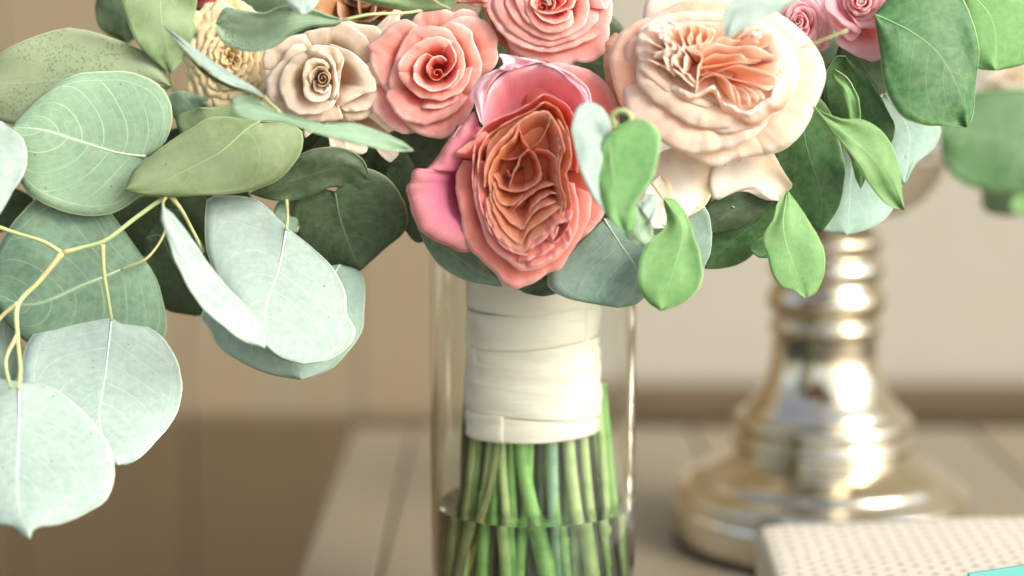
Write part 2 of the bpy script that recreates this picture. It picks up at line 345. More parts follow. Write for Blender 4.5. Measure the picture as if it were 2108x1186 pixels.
for (xt, xb, ly, r, mi) in ST:
    zt = .245; lx = lambda x, k: (x-1097)/FPX*DV*k
    top = Vector((VX+lx(xt, .92), VY+ly*.026, ZR+.03)); mid_ = Vector((VX+lx(xt, 1.0), VY+ly*.034, ZR-.004))
    zb = .013+rs.uniform(0, .006); bx = lx(xb, 1.06)+rs.choice((-1, 1))*rs.uniform(.001, .011); by = ly*.045
    rr = math.hypot(bx, by)
    if rr > .045: bx *= .0455/rr; by *= .045/rr
    bot = Vector((VX+bx, VY+by, zb)); c = (mid_*.45+bot*.55)+Vector((rs.uniform(-.003, .003), rs.uniform(-.002, .002), 0))
    r *= .00088
    st_ = tube('stem', [top, mid_, c, bot], [r*.9, r*.9, r*1.05, r], SM[mi], sb, seg=10)
    if rs.random() < .2:
        q = mid_.lerp(c, rs.uniform(.3, .8)); tube('node', [q-Vector((0, 0, .003)), q, q+Vector((.0004, 0, .003))], [r*.95, r*1.12, r*.95], SM[mi], st_, seg=10, n=9)
# ================================================================ RIBBON WRAP
rib_m = N('satin_ribbon'); tc = rib_m.n("TexCoord")
mp = rib_m.n("Mapping", {'Vector': tc.outputs['Object'], 'Scale': (1, 1, 8), 'Rotation': (.2, .25, 0)}).outputs[0]
nn = rib_m.noise(mp, 40, 3); nw = rib_m.noise(tc.outputs['Object'], 1500, 1)
pr = rib_m.n("BsdfPrincipled", {'Base Color': rib_m.mix(rib_m.mr(nn, .3, .7, 0, .25), lin('fffae8'), lin('f6e8c2')), 'Roughness': .42, 'Sheen Weight': .3, 'Specular IOR Level': .35,
      'Normal': rib_m.n("Bump", {'Strength': .3, 'Distance': .001, 'Height': rib_m.math('ADD', rib_m.math('ADD', nn, rib_m.noise(rib_m.n('Mapping', {'Vector': tc.outputs['Object'], 'Scale': (.5, .5, 6), 'Rotation': (.5, -.4, 0)}).outputs[0], 90, 3, .6)), rib_m.math('MULTIPLY', nw, .3))}).outputs[0]})
rib_m = rib_m.fin(pr.outputs[0])
wrap = thing('ribbon_wrap', (VX, VY, ZR), 'ivory satin ribbon wound round the flower stems above the green cut ends', 'ribbon')
RW = 134/FPX*DV
def wind(k, z0, z1, slope, r0, th0):
    """one turn of ribbon, its lower margin folded, slanting round the bundle"""
    nu, nv = 96, 12; V = []; UV = []
    for i in range(nu+1):
        u = i/nu; a = th0+u*2*math.pi*1.06; row = []; ru = []
        sag = slope*math.sin(a+1.1)
        for j in range(nv+1):
            v = j/nv; z = z0+(z1-z0)*v+sag
            pleat = .0006*noise.noise(Vector((math.cos(a)*1.6, math.sin(a)*1.6, z*160+k*7)))+.0003*math.sin(v*9+2.2*math.cos(a*2+k))
            rr = r0+.0004*math.sin(math.pi*v)+pleat+.0006*u - .0010*(v > .93)
            rr *= 1+.018*noise.noise(Vector((math.cos(a)*.8+k, math.sin(a)*.8, z*18)))
            row.append(Vector((VX+rr*math.cos(a), VY+rr*.92*math.sin(a), z))); ru.append((u, v))
        V.append(row); UV.append(ru)
    grid_obj('ribbon_turn', V, UV, rib_m, wrap, .0006)
zz = lambda y: P(1097, y, DV-.03).z
hts = [(905, 845, .0012), (862, 790, -.0022), (806, 735, .0026), (765, 690, -.003), (705, 630, .0034), (650, 570, -.003), (590, 510, .002), (530, 455, .001)]
for k, (ya, yb, sl_) in enumerate(hts):
    wind(k, zz(ya), zz(yb), sl_, RW*(1.0+.012*((k*5) % 3)-.004*k), -2.4+k*1.9)
# ================================================================ METAL FOOTED BOWL
sil = N('tarnished_silver'); tc = sil.n("TexCoord")
ns = sil.noise(tc.outputs['Object'], 34, 3); n2 = sil.noise(tc.outputs['Object'], 160, 3)
sil_p = sil.n("BsdfPrincipled", {'Base Color': sil.mix(sil.mr(ns, .35, .65, 0, .6), lin('dcd6c6'), lin('b5a478')), 'Metallic': 1.0,
       'Roughness': sil.math('ADD', .05, sil.math('MULTIPLY', n2, .12)), 'Normal': sil.n("Bump", {'Strength': .3, 'Distance': .003, 'Height': ns}).outputs[0]})
sil = sil.fin(sil_p.outputs[0])
blk = plain('dark_felt', '2a221b', .8)
DP = 1.30; KP = DP/FPX
pc = P(1688, 1130, DP); PX, PY = pc.x, pc.y
PZ0 = pc.z
ped = thing('footed_bowl', (PX, PY, 0), 'shiny silver footed bowl with a ringed stem and wide bell base right of the vase', 'bowl')
zr = lambda y: P(1688, y, DP).z-PZ0+.006
def prof_px(lst, n):
    q = cr([(r*KP, zr(y)) for y, r in lst], n); return [tuple(v) for v in q]
base_p = [(0, .0062)]+[(300*KP, .0062)]+prof_px([(1128, 303), (1095, 304), (1062, 300), (1052, 290), (1045, 300), (1034, 302), (1022, 290), (1012, 268), (1006, 262), (996, 255), (980, 225), (962, 190), (952, 176), (944, 182), (934, 186), (924, 184), (916, 172), (906, 176), (894, 180), (882, 176), (872, 160), (860, 152), (835, 132), (800, 116), (760, 108), (712, 105)], 150)
lathe('bell_base', base_p, sil, ped)
lathe('base_pad', [(0, .0004), (292*KP, .0004), (300*KP, .0015), (300*KP, .0058), (0, .0058)], blk, ped)
stem_p = prof_px([(711, 105), (700, 113), (690, 113), (680, 105), (668, 106), (655, 116), (640, 119), (622, 114), (608, 104), (598, 104), (586, 112), (574, 115), (562, 111), (552, 102), (542, 102), (530, 109), (518, 112), (506, 106), (494, 92), (484, 84), (476, 90)], 110)
lathe('ringed_stem', stem_p, sil, ped)
bo = [(0, 478), (60, 476), (110, 470), (150, 458), (190, 430), (215, 400), (228, 370), (236, 352), (240, 346)]
bi = [(237, 344), (224, 366), (208, 396), (182, 424), (140, 450), (80, 466), (0, 470)]
sil2 = N('brushed_silver'); sil2 = sil2.fin(sil2.n("BsdfPrincipled", {'Base Color': lin('e9e4d8'), 'Metallic': 1.0, 'Roughness': .28}).outputs[0])
lathe('bowl', [(r*KP, zr(y)) for r, y in bo+bi], sil2, ped)
# ================================================================ DOTTED BOX + TEAL CARD
dm = N('dotted_cloth'); tc = dm.n("TexCoord"); mp = dm.n("Mapping", {'Vector': tc.outputs['UV'], 'Rotation': (0, 0, .42)}).outputs[0]
sx = dm.n("SeparateXYZ", {0: mp}); jit = dm.math('MULTIPLY', dm.noise(tc.outputs['UV'], 90, 2), .5); a = dm.math('ADD', dm.math('MULTIPLY', sx.outputs[0], 1/.0085), jit); b = dm.math('MULTIPLY', sx.outputs[1], 1/.0100)
par = dm.math('MULTIPLY', dm.math('MODULO', dm.math('FLOOR', b), 2.0), .5)
fx = dm.math('SUBTRACT', dm.math('FRACT', dm.math('ADD', a, par)), .5); fy = dm.math('SUBTRACT', dm.math('FRACT', b), .5)
rr = dm.math('SQRT', dm.math('ADD', dm.math('MULTIPLY', fx, fx), dm.math('MULTIPLY', fy, fy)))
dot = dm.mr(rr, .15, .24, .62, 0)
weave = dm.noise(tc.outputs['UV'], 900, 2)
col = dm.mix(dot, dm.mix(dm.mr(weave, .3, .7, 0, .2), lin('d3ccbc'), lin('c2baa6')), lin('5c553f'))
dm = dm.fin(dm.n("BsdfPrincipled", {'Base Color': col, 'Roughness': .8, 'Normal': dm.n("Bump", {'Strength': .3, 'Distance': .001, 'Height': weave}).outputs[0]}).outputs[0])
# soft pillow-shaped box, turned a little: its lid slopes up to the right
DB = 1.14
A = P(1556, 1080, DB); 
A2=A
bx = thing('dotted_gift_box', (A.x, A.y, 0), 'cream gift box covered in small grey dots lying in front of the silver foot', 'gift box')
def rbox(name, x0, x1, y0, y1, z0, zl, zr_, mat, parent, yaw, r=.006):
    """rounded box with a sloping lid, unwrapped in metres"""
    c = Vector((x0, y0, z0)); ca, sa = math.cos(yaw), math.sin(yaw)
    prof = []  # around the x-z section ring
    me_v = []; uvs = []; fs = []
    ny = 10; W_ = x1-x0; D_ = y1-y0
    ring = []
    zt = lambda x: zl+(zr_-zl)*(x/W_)
    k = 6
    for q in range(k+1):
        t = math.pi/2*q/k; ring.append((r-r*math.cos(t), None, math.sin(t)))
    path = [(0.0, 0.0)]+[(0.0, (zl-r)*q/4) for q in range(1, 5)]+[(r-r*math.cos(math.pi/2*q/k), zl-r+r*math.sin(math.pi/2*q/k)) for q in range(1, k+1)]
    path += [(r+(W_-2*r)*q/14, zt(r+(W_-2*r)*q/14)) for q in range(1, 15)]
    path += [(W_-r+r*math.sin(math.pi/2*q/k), zr_-r+r*math.cos(math.pi/2*q/k)) for q in range(1, k+1)]+[(W_, 0.0)]
    L_ = [0]
    for i in range(1, len(path)): L_.append(L_[-1]+math.dist(path[i], path[i-1]))
    ys = [y0+v for v in [0, .0008, .0022, .004]+[.004+(D_-.008)*q/8 for q in range(1, 8)]+[D_-.004, D_-.0022, D_-.0008, D_]]
    ins = [.003, .0016, .0006, 0]+[0]*7+[0, .0006, .0016, .003]
    cx, cz = W_/2, zl*.5
    for yy, i_ in zip(ys, ins):
        for (px_, pz_), l in zip(path, L_):
            dx = px_-cx; dz = pz_-cz; nrm = max(math.hypot(dx, dz), 1e-6)
            X = px_-i_*(1 if dx > 0 else -1)*min(1, abs(dx)/cx*1.0); Z = max(pz_-i_*(dz > 0), 0)
            Z += .0012*noise.noise(Vector((px_*30, yy*30, 3)))*(pz_ > .01)
            me_v.append((X*ca-yy*sa, X*sa+yy*ca, Z)); uvs.append((l, yy))
    m_ = len(path)
    for i in range(len(ys)-1):
        for j in range(m_-1): fs.append((i*m_+j, (i+1)*m_+j, (i+1)*m_+j+1, i*m_+j+1))
    nb = len(me_v)
    for ri in (0, len(ys)-1):
        st = len(me_v)
        for (px_, pz_), (X, Y, Z) in zip(path, me_v[ri*m_:(ri+1)*m_]): me_v.append((X, Y, Z)); uvs.append((px_, pz_+.3))
        cidx = len(me_v); X = sum(v[0] for v in me_v[st:])/m_; Y = sum(v[1] for v in me_v[st:])/m_
        me_v.append((W_/2*ca-ys[ri]*sa, W_/2*sa+ys[ri]*ca, .01)); uvs.append((W_/2, .31))
        for j in range(m_-1): fs.append((st+j, st+j+1, cidx) if ri == 0 else (st+j+1, st+j, cidx))
    me = bpy.data.meshes.new(name); me.from_pydata(me_v, [], fs)
    uv = me.uv_layers.new(name="UVMap"); uv.data.foreach_set('uv', [q for l in me.loops for q in uvs[l.vertex_index]])
    return link(name, me, mat, parent, (0, 0, 0))
hz = A.z
rbox('dotted_cover', 0, .22, -.145, 0, 0, hz, hz+.011, dm, bx, -.03)
teal_m = plain('teal_paper', '6cb8ae', .8, 60, .08, .05, col2='549c92')
T = P(2022, 1152, .965)
card = box('teal_card', (T.x, T.y, .016), (T.x+.16, T.y+.004, T.z+.004), teal_m, None, .0006)
card.rotation_euler = (-.12, -.17, -.05)
tag(card, 'turquoise paper card leaning at the bottom right before the dotted box', 'card')
# ================================================================ EUCALYPTUS AND LEAVES
G1 = 'leafy sprigs in the bouquet'
def sprig(name, x, y, d, label, cat='foliage', group=G1): return thing(name, P(x, y, d), label, cat, group)
F = FOCUS
# --- trailing branch at the left
s = sprig('eucalyptus_branch', 345, 400, F, 'trailing eucalyptus branch at the far left with big frosty round leaves on yellow-green twigs')
leaf(s, (298, 535), [(250, 468), (205, 412), (150, 385), (92, 395), (42, 440), (2, 500)], (-20, 600), [(318, 565), (336, 620), (342, 680), (310, 745), (200, 760), (80, 720), (8, 660)], F+.012, (.1, .15), .004, .004, 'teal', mid=[(180, 583), (60, 628)])
leaf(s, (230, 655), [(205, 648), (160, 650), (112, 655), (72, 682), (50, 722), (44, 790), (60, 860), (110, 925), (175, 955)], (245, 958), [(250, 664), (300, 672), (340, 700), (365, 745), (376, 800), (363, 855), (325, 905), (285, 945), (262, 956)], F-.004, (.1, -.5), .004, -.003, 'pale', mid=[(218, 760), (206, 880)])
leaf(s, (40, 788), [(0, 780), (-70, 800), (-140, 880), (-140, 980), (-70, 1060), (0, 1080), (32, 1086), (44, 1104)], (62, 1109), [(85, 790), (130, 812), (185, 862), (225, 918), (236, 975), (222, 1025), (178, 1056), (120, 1080), (72, 1088)], F-.050, (.0, -.55), .004, -.004, 'pale', mid=[(38, 900), (38, 1040)])
leaf(s, (2, 250), [(-40, 270), (-80, 330), (-60, 420), (-30, 460)], (0, 440), [(22, 264), (48, 288), (57, 320), (50, 355), (25, 398)], F-.035, (.2, -.3), .003, 0, 'pale')
leaf(s, (335, 425), [(332, 450), (345, 490), (372, 560), (408, 622), (450, 662), (500, 702)], (545, 716), [(352, 438), (388, 482), (422, 532), (468, 592), (516, 640), (553, 682)], F-.045, (.75, -.2), .004, -.004, 'pale', mid=[(365, 500), (440, 610), (520, 690)])
leaf(s, (590, 468), [(560, 436), (530, 412), (500, 404), (455, 403), (428, 404), (422, 450), (425, 510), (440, 560), (478, 640), (530, 698), (570, 736)], (628, 749), [(640, 508), (685, 552), (710, 598), (716, 650), (732, 682), (718, 712), (680, 740)], F-.006, (.2, -.42), .005, -.003, 'pale', mid=[(572, 560), (545, 645), (562, 720)])
leaf(s, (700, 545), [(600, 560), (470, 600), (412, 650), (432, 680), (450, 715), (540, 766)], (622, 782), [(742, 562), (752, 622), (745, 680), (718, 722), (680, 760)], F+.018, (.1, -.1), .003, 0, 'blue', mid=[(640, 640), (610, 720)])
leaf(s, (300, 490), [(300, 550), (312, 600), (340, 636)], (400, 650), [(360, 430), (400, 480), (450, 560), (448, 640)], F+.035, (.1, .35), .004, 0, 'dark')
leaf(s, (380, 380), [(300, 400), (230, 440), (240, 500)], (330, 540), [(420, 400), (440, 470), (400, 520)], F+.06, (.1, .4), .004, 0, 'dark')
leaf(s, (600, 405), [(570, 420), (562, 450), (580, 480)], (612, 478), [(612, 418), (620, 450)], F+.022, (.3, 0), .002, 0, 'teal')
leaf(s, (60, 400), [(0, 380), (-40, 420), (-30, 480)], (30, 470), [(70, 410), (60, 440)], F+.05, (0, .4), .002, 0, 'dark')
leaf(s, (10, 640), [(-20, 680), (-10, 760)], (20, 800), [(40, 690), (44, 760)], F+.03, (.4, .1), .002, 0, 'blue')
twig(s, [(430, 340, .02), (390, 385, .005), (345, 403, -.006), (280, 448, -.01), (215, 496, -.013), (168, 510, -.013), (128, 521, -.014)], [0.00117, 0.00117, 0.00117, 0.00110, 0.00110, 0.00102, 0.00117], F)
twig(s, [(-20, 462, -.012), (40, 482, -.012), (90, 498, -.013), (128, 521, -.014)], [0.00095, 0.00095, 0.00102, 0.00102], F)
twig(s, [(128, 521, -.014), (80, 580, -.018), (38, 625, -.02), (37, 700, -.03), (42, 760, -.04), (38, 800, -.052)], [0.00124, 0.00124, 0.00132, 0.00110, 0.00102, 0.00088], F)
twig(s, [(38, 625, -.02), (10, 645, -.02), (-20, 680, -.02)], [0.00117, 0.00102, 0.00095], F)
twig(s, [(36, 690, -.03), (12, 740, -.035), (22, 800, -.04)], [0.00102, 0.00095, 0.00073], F)
twig(s, [(211, 503, -.013), (214, 560, -.012), (222, 610, -.010), (230, 660, -.007)], [0.00095, 0.00102, 0.00088, 0.00073], F)
twig(s, [(350, 402, -.008), (372, 430, -.008), (392, 466, .0), (420, 520, .005)], [0.00117, 0.00102, 0.00088, 0.00073], F)
twig(s, [(345, 466, .01), (325, 505, .006), (298, 535, .003), (250, 556, .008)], [0.00065, 0.00065, 0.00073, 0.00059], F)
twig(s, [(345, 403, -.006), (336, 415, -.02), (338, 440, -.04)], [0.00088, 0.00073, 0.00059], F)
twig(s, [(590, 412, -.001), (592, 440, -.006), (590, 474, -.009)], [0.00073, 0.00073, 0.00065], F)
# --- upper left leaves
s = sprig('eucalyptus_sprig', 350, 180, F+.03, 'upper left eucalyptus sprig with spotted olive leaves in front of the tan wall')
leaf(s, (352, 178), [(330, 128), (300, 108), (232, 78), (140, 58), (60, 80), (2, 108)], (-60, 175), [(345, 200), (300, 240), (200, 275), (80, 265), (-20, 240)], F+.03, (.05, .05), .004, .004, 'spot', mid=[(200, 160), (60, 170)], wave=.002)
leaf(s, (340, -60), [(270, -40), (250, 0), (264, 50), (292, 102), (322, 132)], (352, 150), [(400, -30), (404, 20), (402, 70), (386, 112)], F+.025, (.25, .1), .005, .002, 'olive', mid=[(330, 20), (345, 100)], wave=.002)
leaf(s, (260, -50), [(210, -30), (196, 20), (210, 62)], (262, 90), [(300, -30), (310, 20), (300, 60)], F+.06, (.2, .2), .003, 0, 'dark')
leaf(s, (420, -30), [(390, 30), (385, 80)], (430, 150), [(450, -20), (470, 60)], F+.07, (.2, .2), .003, 0, 'dark')
twig(s, [(330, -60, .02), (345, 60, .012), (356, 178, .01), (420, 260, .03)], [0.00102, 0.00102, 0.00102, 0.00102], F+.03)
# --- veined sage leaf + olive leaves
s = sprig('eucalyptus_sprig', 420, 300, F, 'left eucalyptus sprig with a veined sage leaf overlapped by a folded olive leaf')
leaf(s, (300, 322), [(335, 300), (352, 262), (354, 225), (335, 182), (290, 154), (232, 146), (152, 155), (92, 190), (48, 232)], (25, 262), [(310, 372), (262, 424), (200, 446), (120, 432), (62, 402), (36, 360), (24, 310)], F, (.1, -.12), .005, .001, 'sage', mid=[(245, 315), (170, 293), (90, 268)])
leaf(s, (535, 250), [(490, 243), (462, 240), (425, 244), (398, 262), (352, 290), (312, 320), (276, 350)], (256, 392), [(580, 252), (618, 266), (626, 292), (606, 335), (575, 368), (535, 388), (478, 400), (400, 403), (320, 405)], F-.012, (.15, .1), .006, .002, 'olive', mid=[(505, 268), (455, 312), (380, 352), (300, 388)], wave=.0016)
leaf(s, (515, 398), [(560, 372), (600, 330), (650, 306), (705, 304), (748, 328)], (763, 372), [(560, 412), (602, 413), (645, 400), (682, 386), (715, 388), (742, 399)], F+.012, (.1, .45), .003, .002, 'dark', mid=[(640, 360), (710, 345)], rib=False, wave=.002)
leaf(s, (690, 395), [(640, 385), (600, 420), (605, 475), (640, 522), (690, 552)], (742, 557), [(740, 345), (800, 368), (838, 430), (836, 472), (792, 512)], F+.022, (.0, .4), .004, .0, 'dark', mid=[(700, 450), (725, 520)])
leaf(s, (480, 300), [(400, 300), (370, 270), (365, 242)], (410, 222), [(560, 280), (555, 245), (470, 220)], F+.018, (.0, .35), .003, 0, 'olive', rib=False)
leaf(s, (420, 270), [(380, 262), (352, 230), (350, 195)], (375, 188), [(450, 250), (440, 210)], F+.03, (.0, .3), .003, 0, 'teal', rib=False)
twig(s, [(700, 250, .02), (600, 245, .012), (520, 250, -.006), (500, 275, -.012)], [0.00095, 0.00095, 0.00073, 0.00051], F)
# --- deep background foliage inside the bouquet
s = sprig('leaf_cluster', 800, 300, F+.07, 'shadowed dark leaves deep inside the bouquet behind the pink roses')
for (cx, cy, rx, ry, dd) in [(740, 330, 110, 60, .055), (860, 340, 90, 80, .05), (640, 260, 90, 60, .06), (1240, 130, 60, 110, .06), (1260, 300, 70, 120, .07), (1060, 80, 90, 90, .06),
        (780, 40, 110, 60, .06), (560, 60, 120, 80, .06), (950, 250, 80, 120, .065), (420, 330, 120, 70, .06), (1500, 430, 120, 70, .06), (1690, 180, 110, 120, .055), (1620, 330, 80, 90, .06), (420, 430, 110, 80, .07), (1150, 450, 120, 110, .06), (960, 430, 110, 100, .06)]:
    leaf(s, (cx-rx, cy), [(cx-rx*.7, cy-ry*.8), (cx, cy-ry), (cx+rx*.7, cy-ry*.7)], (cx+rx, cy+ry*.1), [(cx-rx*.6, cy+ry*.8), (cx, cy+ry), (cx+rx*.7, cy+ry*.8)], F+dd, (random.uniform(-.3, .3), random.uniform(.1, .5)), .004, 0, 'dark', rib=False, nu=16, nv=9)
# --- leaves over the beige rose
s = sprig('eucalyptus_sprig', 690, 40, F-.03, 'dark speckled eucalyptus leaf with a pale rim over the top of the beige rose')
leaf(s, (705, 42), [(660, 24), (622, 11), (580, 12), (540, 26), (500, 20), (462, 17)], (444, 48), [(690, 54), (640, 57), (600, 72), (562, 98), (520, 108), (480, 99), (452, 80)], F-.028, (.05, .1), -.004, .003, 'speck', mid=[(620, 45), (520, 60)], wave=.002)
leaf(s, (620, -50), [(590, -30), (588, 0), (602, 20)], (622, 29), [(655, -30), (656, 0), (642, 22)], F-.05, (.1, -.3), .002, 0, 'pale')
leaf(s, (960, -20), [(900, -30), (800, -30), (740, -18)], (700, -6), [(930, 12), (870, 24), (800, 18), (745, 4)], F-.02, (.0, .5), .003, 0, 'olive', rib=False)
twig(s, [(705, 42), (760, 30), (840, 26, .01), (930, 8, .02)], [0.00065, 0.00073, 0.00073, 0.00073], F-.028)
twig(s, [(880, -10, -.01), (905, 8, -.012), (928, 18, -.012)], [0.00059, 0.00044, 0.00022], F-.02)
s = sprig('eucalyptus_sprig', 540, 220, F-.03, 'slim pale eucalyptus leaves seen edge-on across the front of the cream dahlia')
leaf(s, (545, 200), [(520, 178), (480, 155), (430, 122), (395, 95)], (336, 53), [(515, 186), (470, 172), (425, 143), (380, 100)], F-.045, (.3, -1.1), -.003, 0, 'pale', rib=False, nv=9)
leaf(s, (545, 202), [(515, 186), (470, 172), (420, 142)], (350, 72), [(512, 192), (465, 178), (412, 146)], F-.040, (.3, 1.1), .002, 0, 'dark', rib=False, nv=7)
leaf(s, (478, 216), [(482, 200), (500, 193), (530, 206), (572, 231), (622, 246), (662, 255), (722, 254), (780, 270), (828, 293)], (852, 310), [(482, 232), (500, 244), (530, 249), (580, 251), (622, 264), (680, 285), (740, 298), (800, 311)], F-.05, (.15, -.5), .003, .006, 'sage', rib=False, mid=[(560, 238), (680, 268), (780, 290)])
twig(s, [(545, 200, -.045), (560, 215, -.045), (578, 232, -.04)], [0.00044, 0.00051, 0.00051], F)
# --- centre leaves by the curl
s = sprig('leafy_tendril', 1280, 245, F-.06, 'curled tendril with a frosted leaf and a folded green leaf between coral and peach roses')
leaf(s, (1212, 209), [(1190, 220), (1177, 255), (1184, 310), (1199, 365), (1222, 408)], (1246, 440), [(1238, 220), (1256, 250), (1258, 285), (1240, 330), (1232, 372), (1236, 410)], F-.062, (.5, -.3), .004, .003, 'pale', rib=False)
leaf(s, (1256, 272), [(1241, 293), (1231, 328), (1230, 363), (1235, 402), (1247, 440), (1264, 460)], (1293, 479), [(1272, 260), (1295, 248), (1322, 246), (1342, 254), (1357, 274), (1361, 301), (1355, 328), (1346, 363), (1330, 390), (1313, 409), (1307, 425), (1309, 448), (1303, 471)], F-.066, (-.2, -.15), .007, .002, 'green', mid=[(1258, 330), (1270, 400)], wave=.0015)
leaf(s, (1308, 410), [(1300, 450), (1288, 480), (1298, 496)], (1325, 503), [(1330, 440), (1342, 462), (1342, 490)], F-.045, (.1, .2), .003, 0, 'sage', rib=False)
leaf(s, (1330, 400), [(1315, 420), (1320, 440)], (1338, 460), [(1350, 400), (1352, 430)], F-.043, (.1, -.4), .002, 0, 'pale', rib=False)
ring = [(1280+20*math.cos(a), 243-15*math.sin(a), -.066-.004*math.cos(a*.5)) for a in [x*.5 for x in range(-1, 9)]]
tube('tendril', [P(x, y, F+z) for x, y, z in ring+[(1262, 262, -.064)]], [.0008]+[.0013]*9+[.0011], twig_m, s, seg=8)
# --- grey leaves under the coral rose
s = sprig('eucalyptus_sprig', 1245, 450, F+.01, 'grey mottled eucalyptus leaves hanging under the coral rose above the ribbon')
leaf(s, (1243, 450), [(1200, 490), (1160, 530), (1128, 566), (1130, 592), (1168, 614)], (1270, 633), [(1280, 452), (1330, 470), (1362, 505), (1362, 550), (1340, 598), (1305, 628)], F-.012, (-.1, -.1), .004, .002, 'grey', mid=[(1275, 500), (1312, 560), (1300, 605)])
leaf(s, (1400, 400), [(1340, 440), (1332, 510), (1360, 580)], (1420, 590), [(1450, 425), (1466, 478), (1462, 522), (1446, 556)], F+.002, (-.15, -.05), .004, 0, 'grey')
leaf(s, (860, 470), [(880, 512), (905, 548), (950, 575)], (1035, 590), [(900, 470), (960, 500), (1010, 550)], F+.010, (.1, -.1), .003, 0, 'teal', rib=False)
leaf(s, (1180, 540), [(1110, 560), (1060, 588)], (1085, 604), [(1190, 570), (1160, 598), (1120, 610)], F+.012, (0, -.1), .003, 0, 'teal', rib=False)
leaf(s, (800, 345), [(808, 330), (830, 310)], (900, 480), [(790, 400), (830, 470), (860, 500)], F+.03, (0, .3), .003, 0, 'dark', rib=False)
# --- fresh green leaves right of centre
s = sprig('green_leaf_sprig', 1365, 408, F-.03, 'fresh green smooth leaf hanging just right of the ribbon below the cream petals')
leaf(s, (1366, 407), [(1369, 433), (1373, 452), (1365, 473), (1342, 491), (1326, 510), (1314, 549), (1316, 588), (1334, 622)], (1361, 640), [(1392, 412), (1408, 433), (1418, 452), (1426, 473), (1431, 491), (1439, 515), (1446, 555), (1442, 590), (1411, 621), (1385, 634)], F-.03, (.0, -.1), .005, .003, 'green', mid=[(1405, 470), (1385, 560)])
twig(s, [(1340, 375, .01), (1352, 392, .0), (1366, 410, -.002)], [0.00044, 0.00044, 0.00037], F-.028)
s = sprig('green_leaf_sprig', 1625, 395, F-.02, 'fresh green notched leaf hanging in front of the silver bowl stem')
leaf(s, (1621, 392), [(1601, 417), (1592, 452), (1574, 479), (1569, 495), (1580, 530), (1592, 568), (1609, 592), (1632, 596), (1648, 609)], (1660, 614), [(1640, 417), (1660, 448), (1679, 479), (1693, 510), (1699, 541), (1695, 572), (1679, 603)], F-.018, (.0, -.15), .005, .003, 'green', mid=[(1612, 470), (1634, 550)])
leaf(s, (1590, 480), [(1560, 495), (1540, 512)], (1562, 530), [(1600, 500), (1590, 530)], F+.01, (.2, .1), .002, 0, 'deep', rib=False)
# --- dark leaves right of centre
s = sprig('dark_leaf_sprig', 1560, 420, F+.02, 'overlapping dark green leaves between the cream petals and the silver stem')
leaf(s, (1604, 412), [(1540, 430), (1480, 455), (1448, 510)], (1452, 553), [(1602, 445), (1575, 500), (1530, 540), (1490, 552)], F+.018, (.1, .3), .003, 0, 'deep', rib=False)
leaf(s, (1600, 405), [(1530, 395), (1470, 410), (1450, 440)], (1460, 480), [(1580, 425), (1545, 460), (1500, 478)], F+.008, (.1, .3), .003, 0, 'dark', rib=False)
leaf(s, (1640, 170), [(1600, 260), (1600, 350), (1640, 440)], (1690, 478), [(1700, 215), (1728, 290), (1739, 350), (1728, 425)], F+.004, (-.2, .05), .006, .002, 'deep', rib=True, mid=[(1660, 300), (1690, 400)])
leaf(s, (1700, 250), [(1690, 180), (1700, 140)], (1725, 112), [(1762, 300), (1800, 200), (1760, 140)], F+.03, (.1, .3), .003, 0, 'dark', rib=False)
leaf(s, (1745, 300), [(1700, 220), (1698, 160), (1722, 116)], (1740, 116), [(1830, 300), (1842, 262), (1825, 222), (1795, 172)], F+.004, (-.4, .1), .006, .001, 'deep', mid=[(1770, 220)], rib=False)
leaf(s, (1752, 255), [(1742, 220), (1730, 185), (1714, 158)], (1718, 142), [(1770, 252), (1768, 205), (1748, 165)], F-.006, (-.6, .1), .003, 0, 'green', rib=False)
leaf(s, (1672, 216), [(1700, 234), (1735, 245), (1770, 245), (1805, 262), (1835, 298), (1850, 340), (1857, 400)], (1862, 432), [(1692, 246), (1728, 290), (1762, 332), (1790, 382), (1822, 418), (1846, 431)], F-.02, (.2, -.25), .005, .003, 'green', mid=[(1740, 275), (1800, 330), (1845, 400)], wave=.002)
leaf(s, (1738, 300), [(1752, 330), (1762, 368)], (1772, 388), [(1772, 320), (1790, 350), (1780, 372)], F-.008, (.3, 0), .002, 0, 'green', rib=False)
leaf(s, (1730, 80), [(1720, 130), (1740, 180)], (1810, 196), [(1800, 90), (1842, 130), (1836, 180)], F+.03, (.0, .2), .003, 0, 'dark', rib=False)
# --- right side
s = sprig('eucalyptus_sprig', 1830, 40, F, 'large glossy green rounded leaves with a pale rim at the top right')
leaf(s, (1800, 30), [(1880, -50), (1950, -40), (1984, 0), (2004, 50), (2015, 112), (2008, 182), (2002, 240)], (1990, 262), [(1812, 110), (1822, 180), (1848, 232), (1892, 256), (1942, 260)], F-.012, (.1, -.1), .008, .003, 'deep', mid=[(1865, 60), (1930, 110), (1975, 190)], wave=.002)
leaf(s, (1970, -40), [(1978, 40), (1990, 100), (2010, 140)], (2050, 145), [(2060, -60), (2150, 0), (2160, 80), (2112, 130)], F+.012, (.1, .1), .004, 0, 'green', mid=[(2040, 40)])
s = sprig('eucalyptus_sprig', 1800, 250, F+.04, 'powdery pale blue leaves between the green leaves and the rim of the silver bowl')
leaf(s, (1760, 250), [(1720, 320), (1700, 400), (1690, 470)], (1745, 484), [(1800, 300), (1850, 380), (1832, 440), (1790, 470)], F+.03, (.1, -.2), .003, 0, 'blue', mid=[(1750, 380)])
leaf(s, (1820, 190), [(1800, 250), (1815, 320), (1840, 370)], (1862, 380), [(1900, 220), (1936, 262), (1920, 308), (1884, 338)], F+.035, (.1, -.2), .003, 0, 'blue', mid=[(1870, 270), (1868, 330)])
twig(s, [(1650, 98, -.06), (1690, 84, -.062), (1745, 62, -.064)], [0.00037, 0.00044, 0.00059], F)
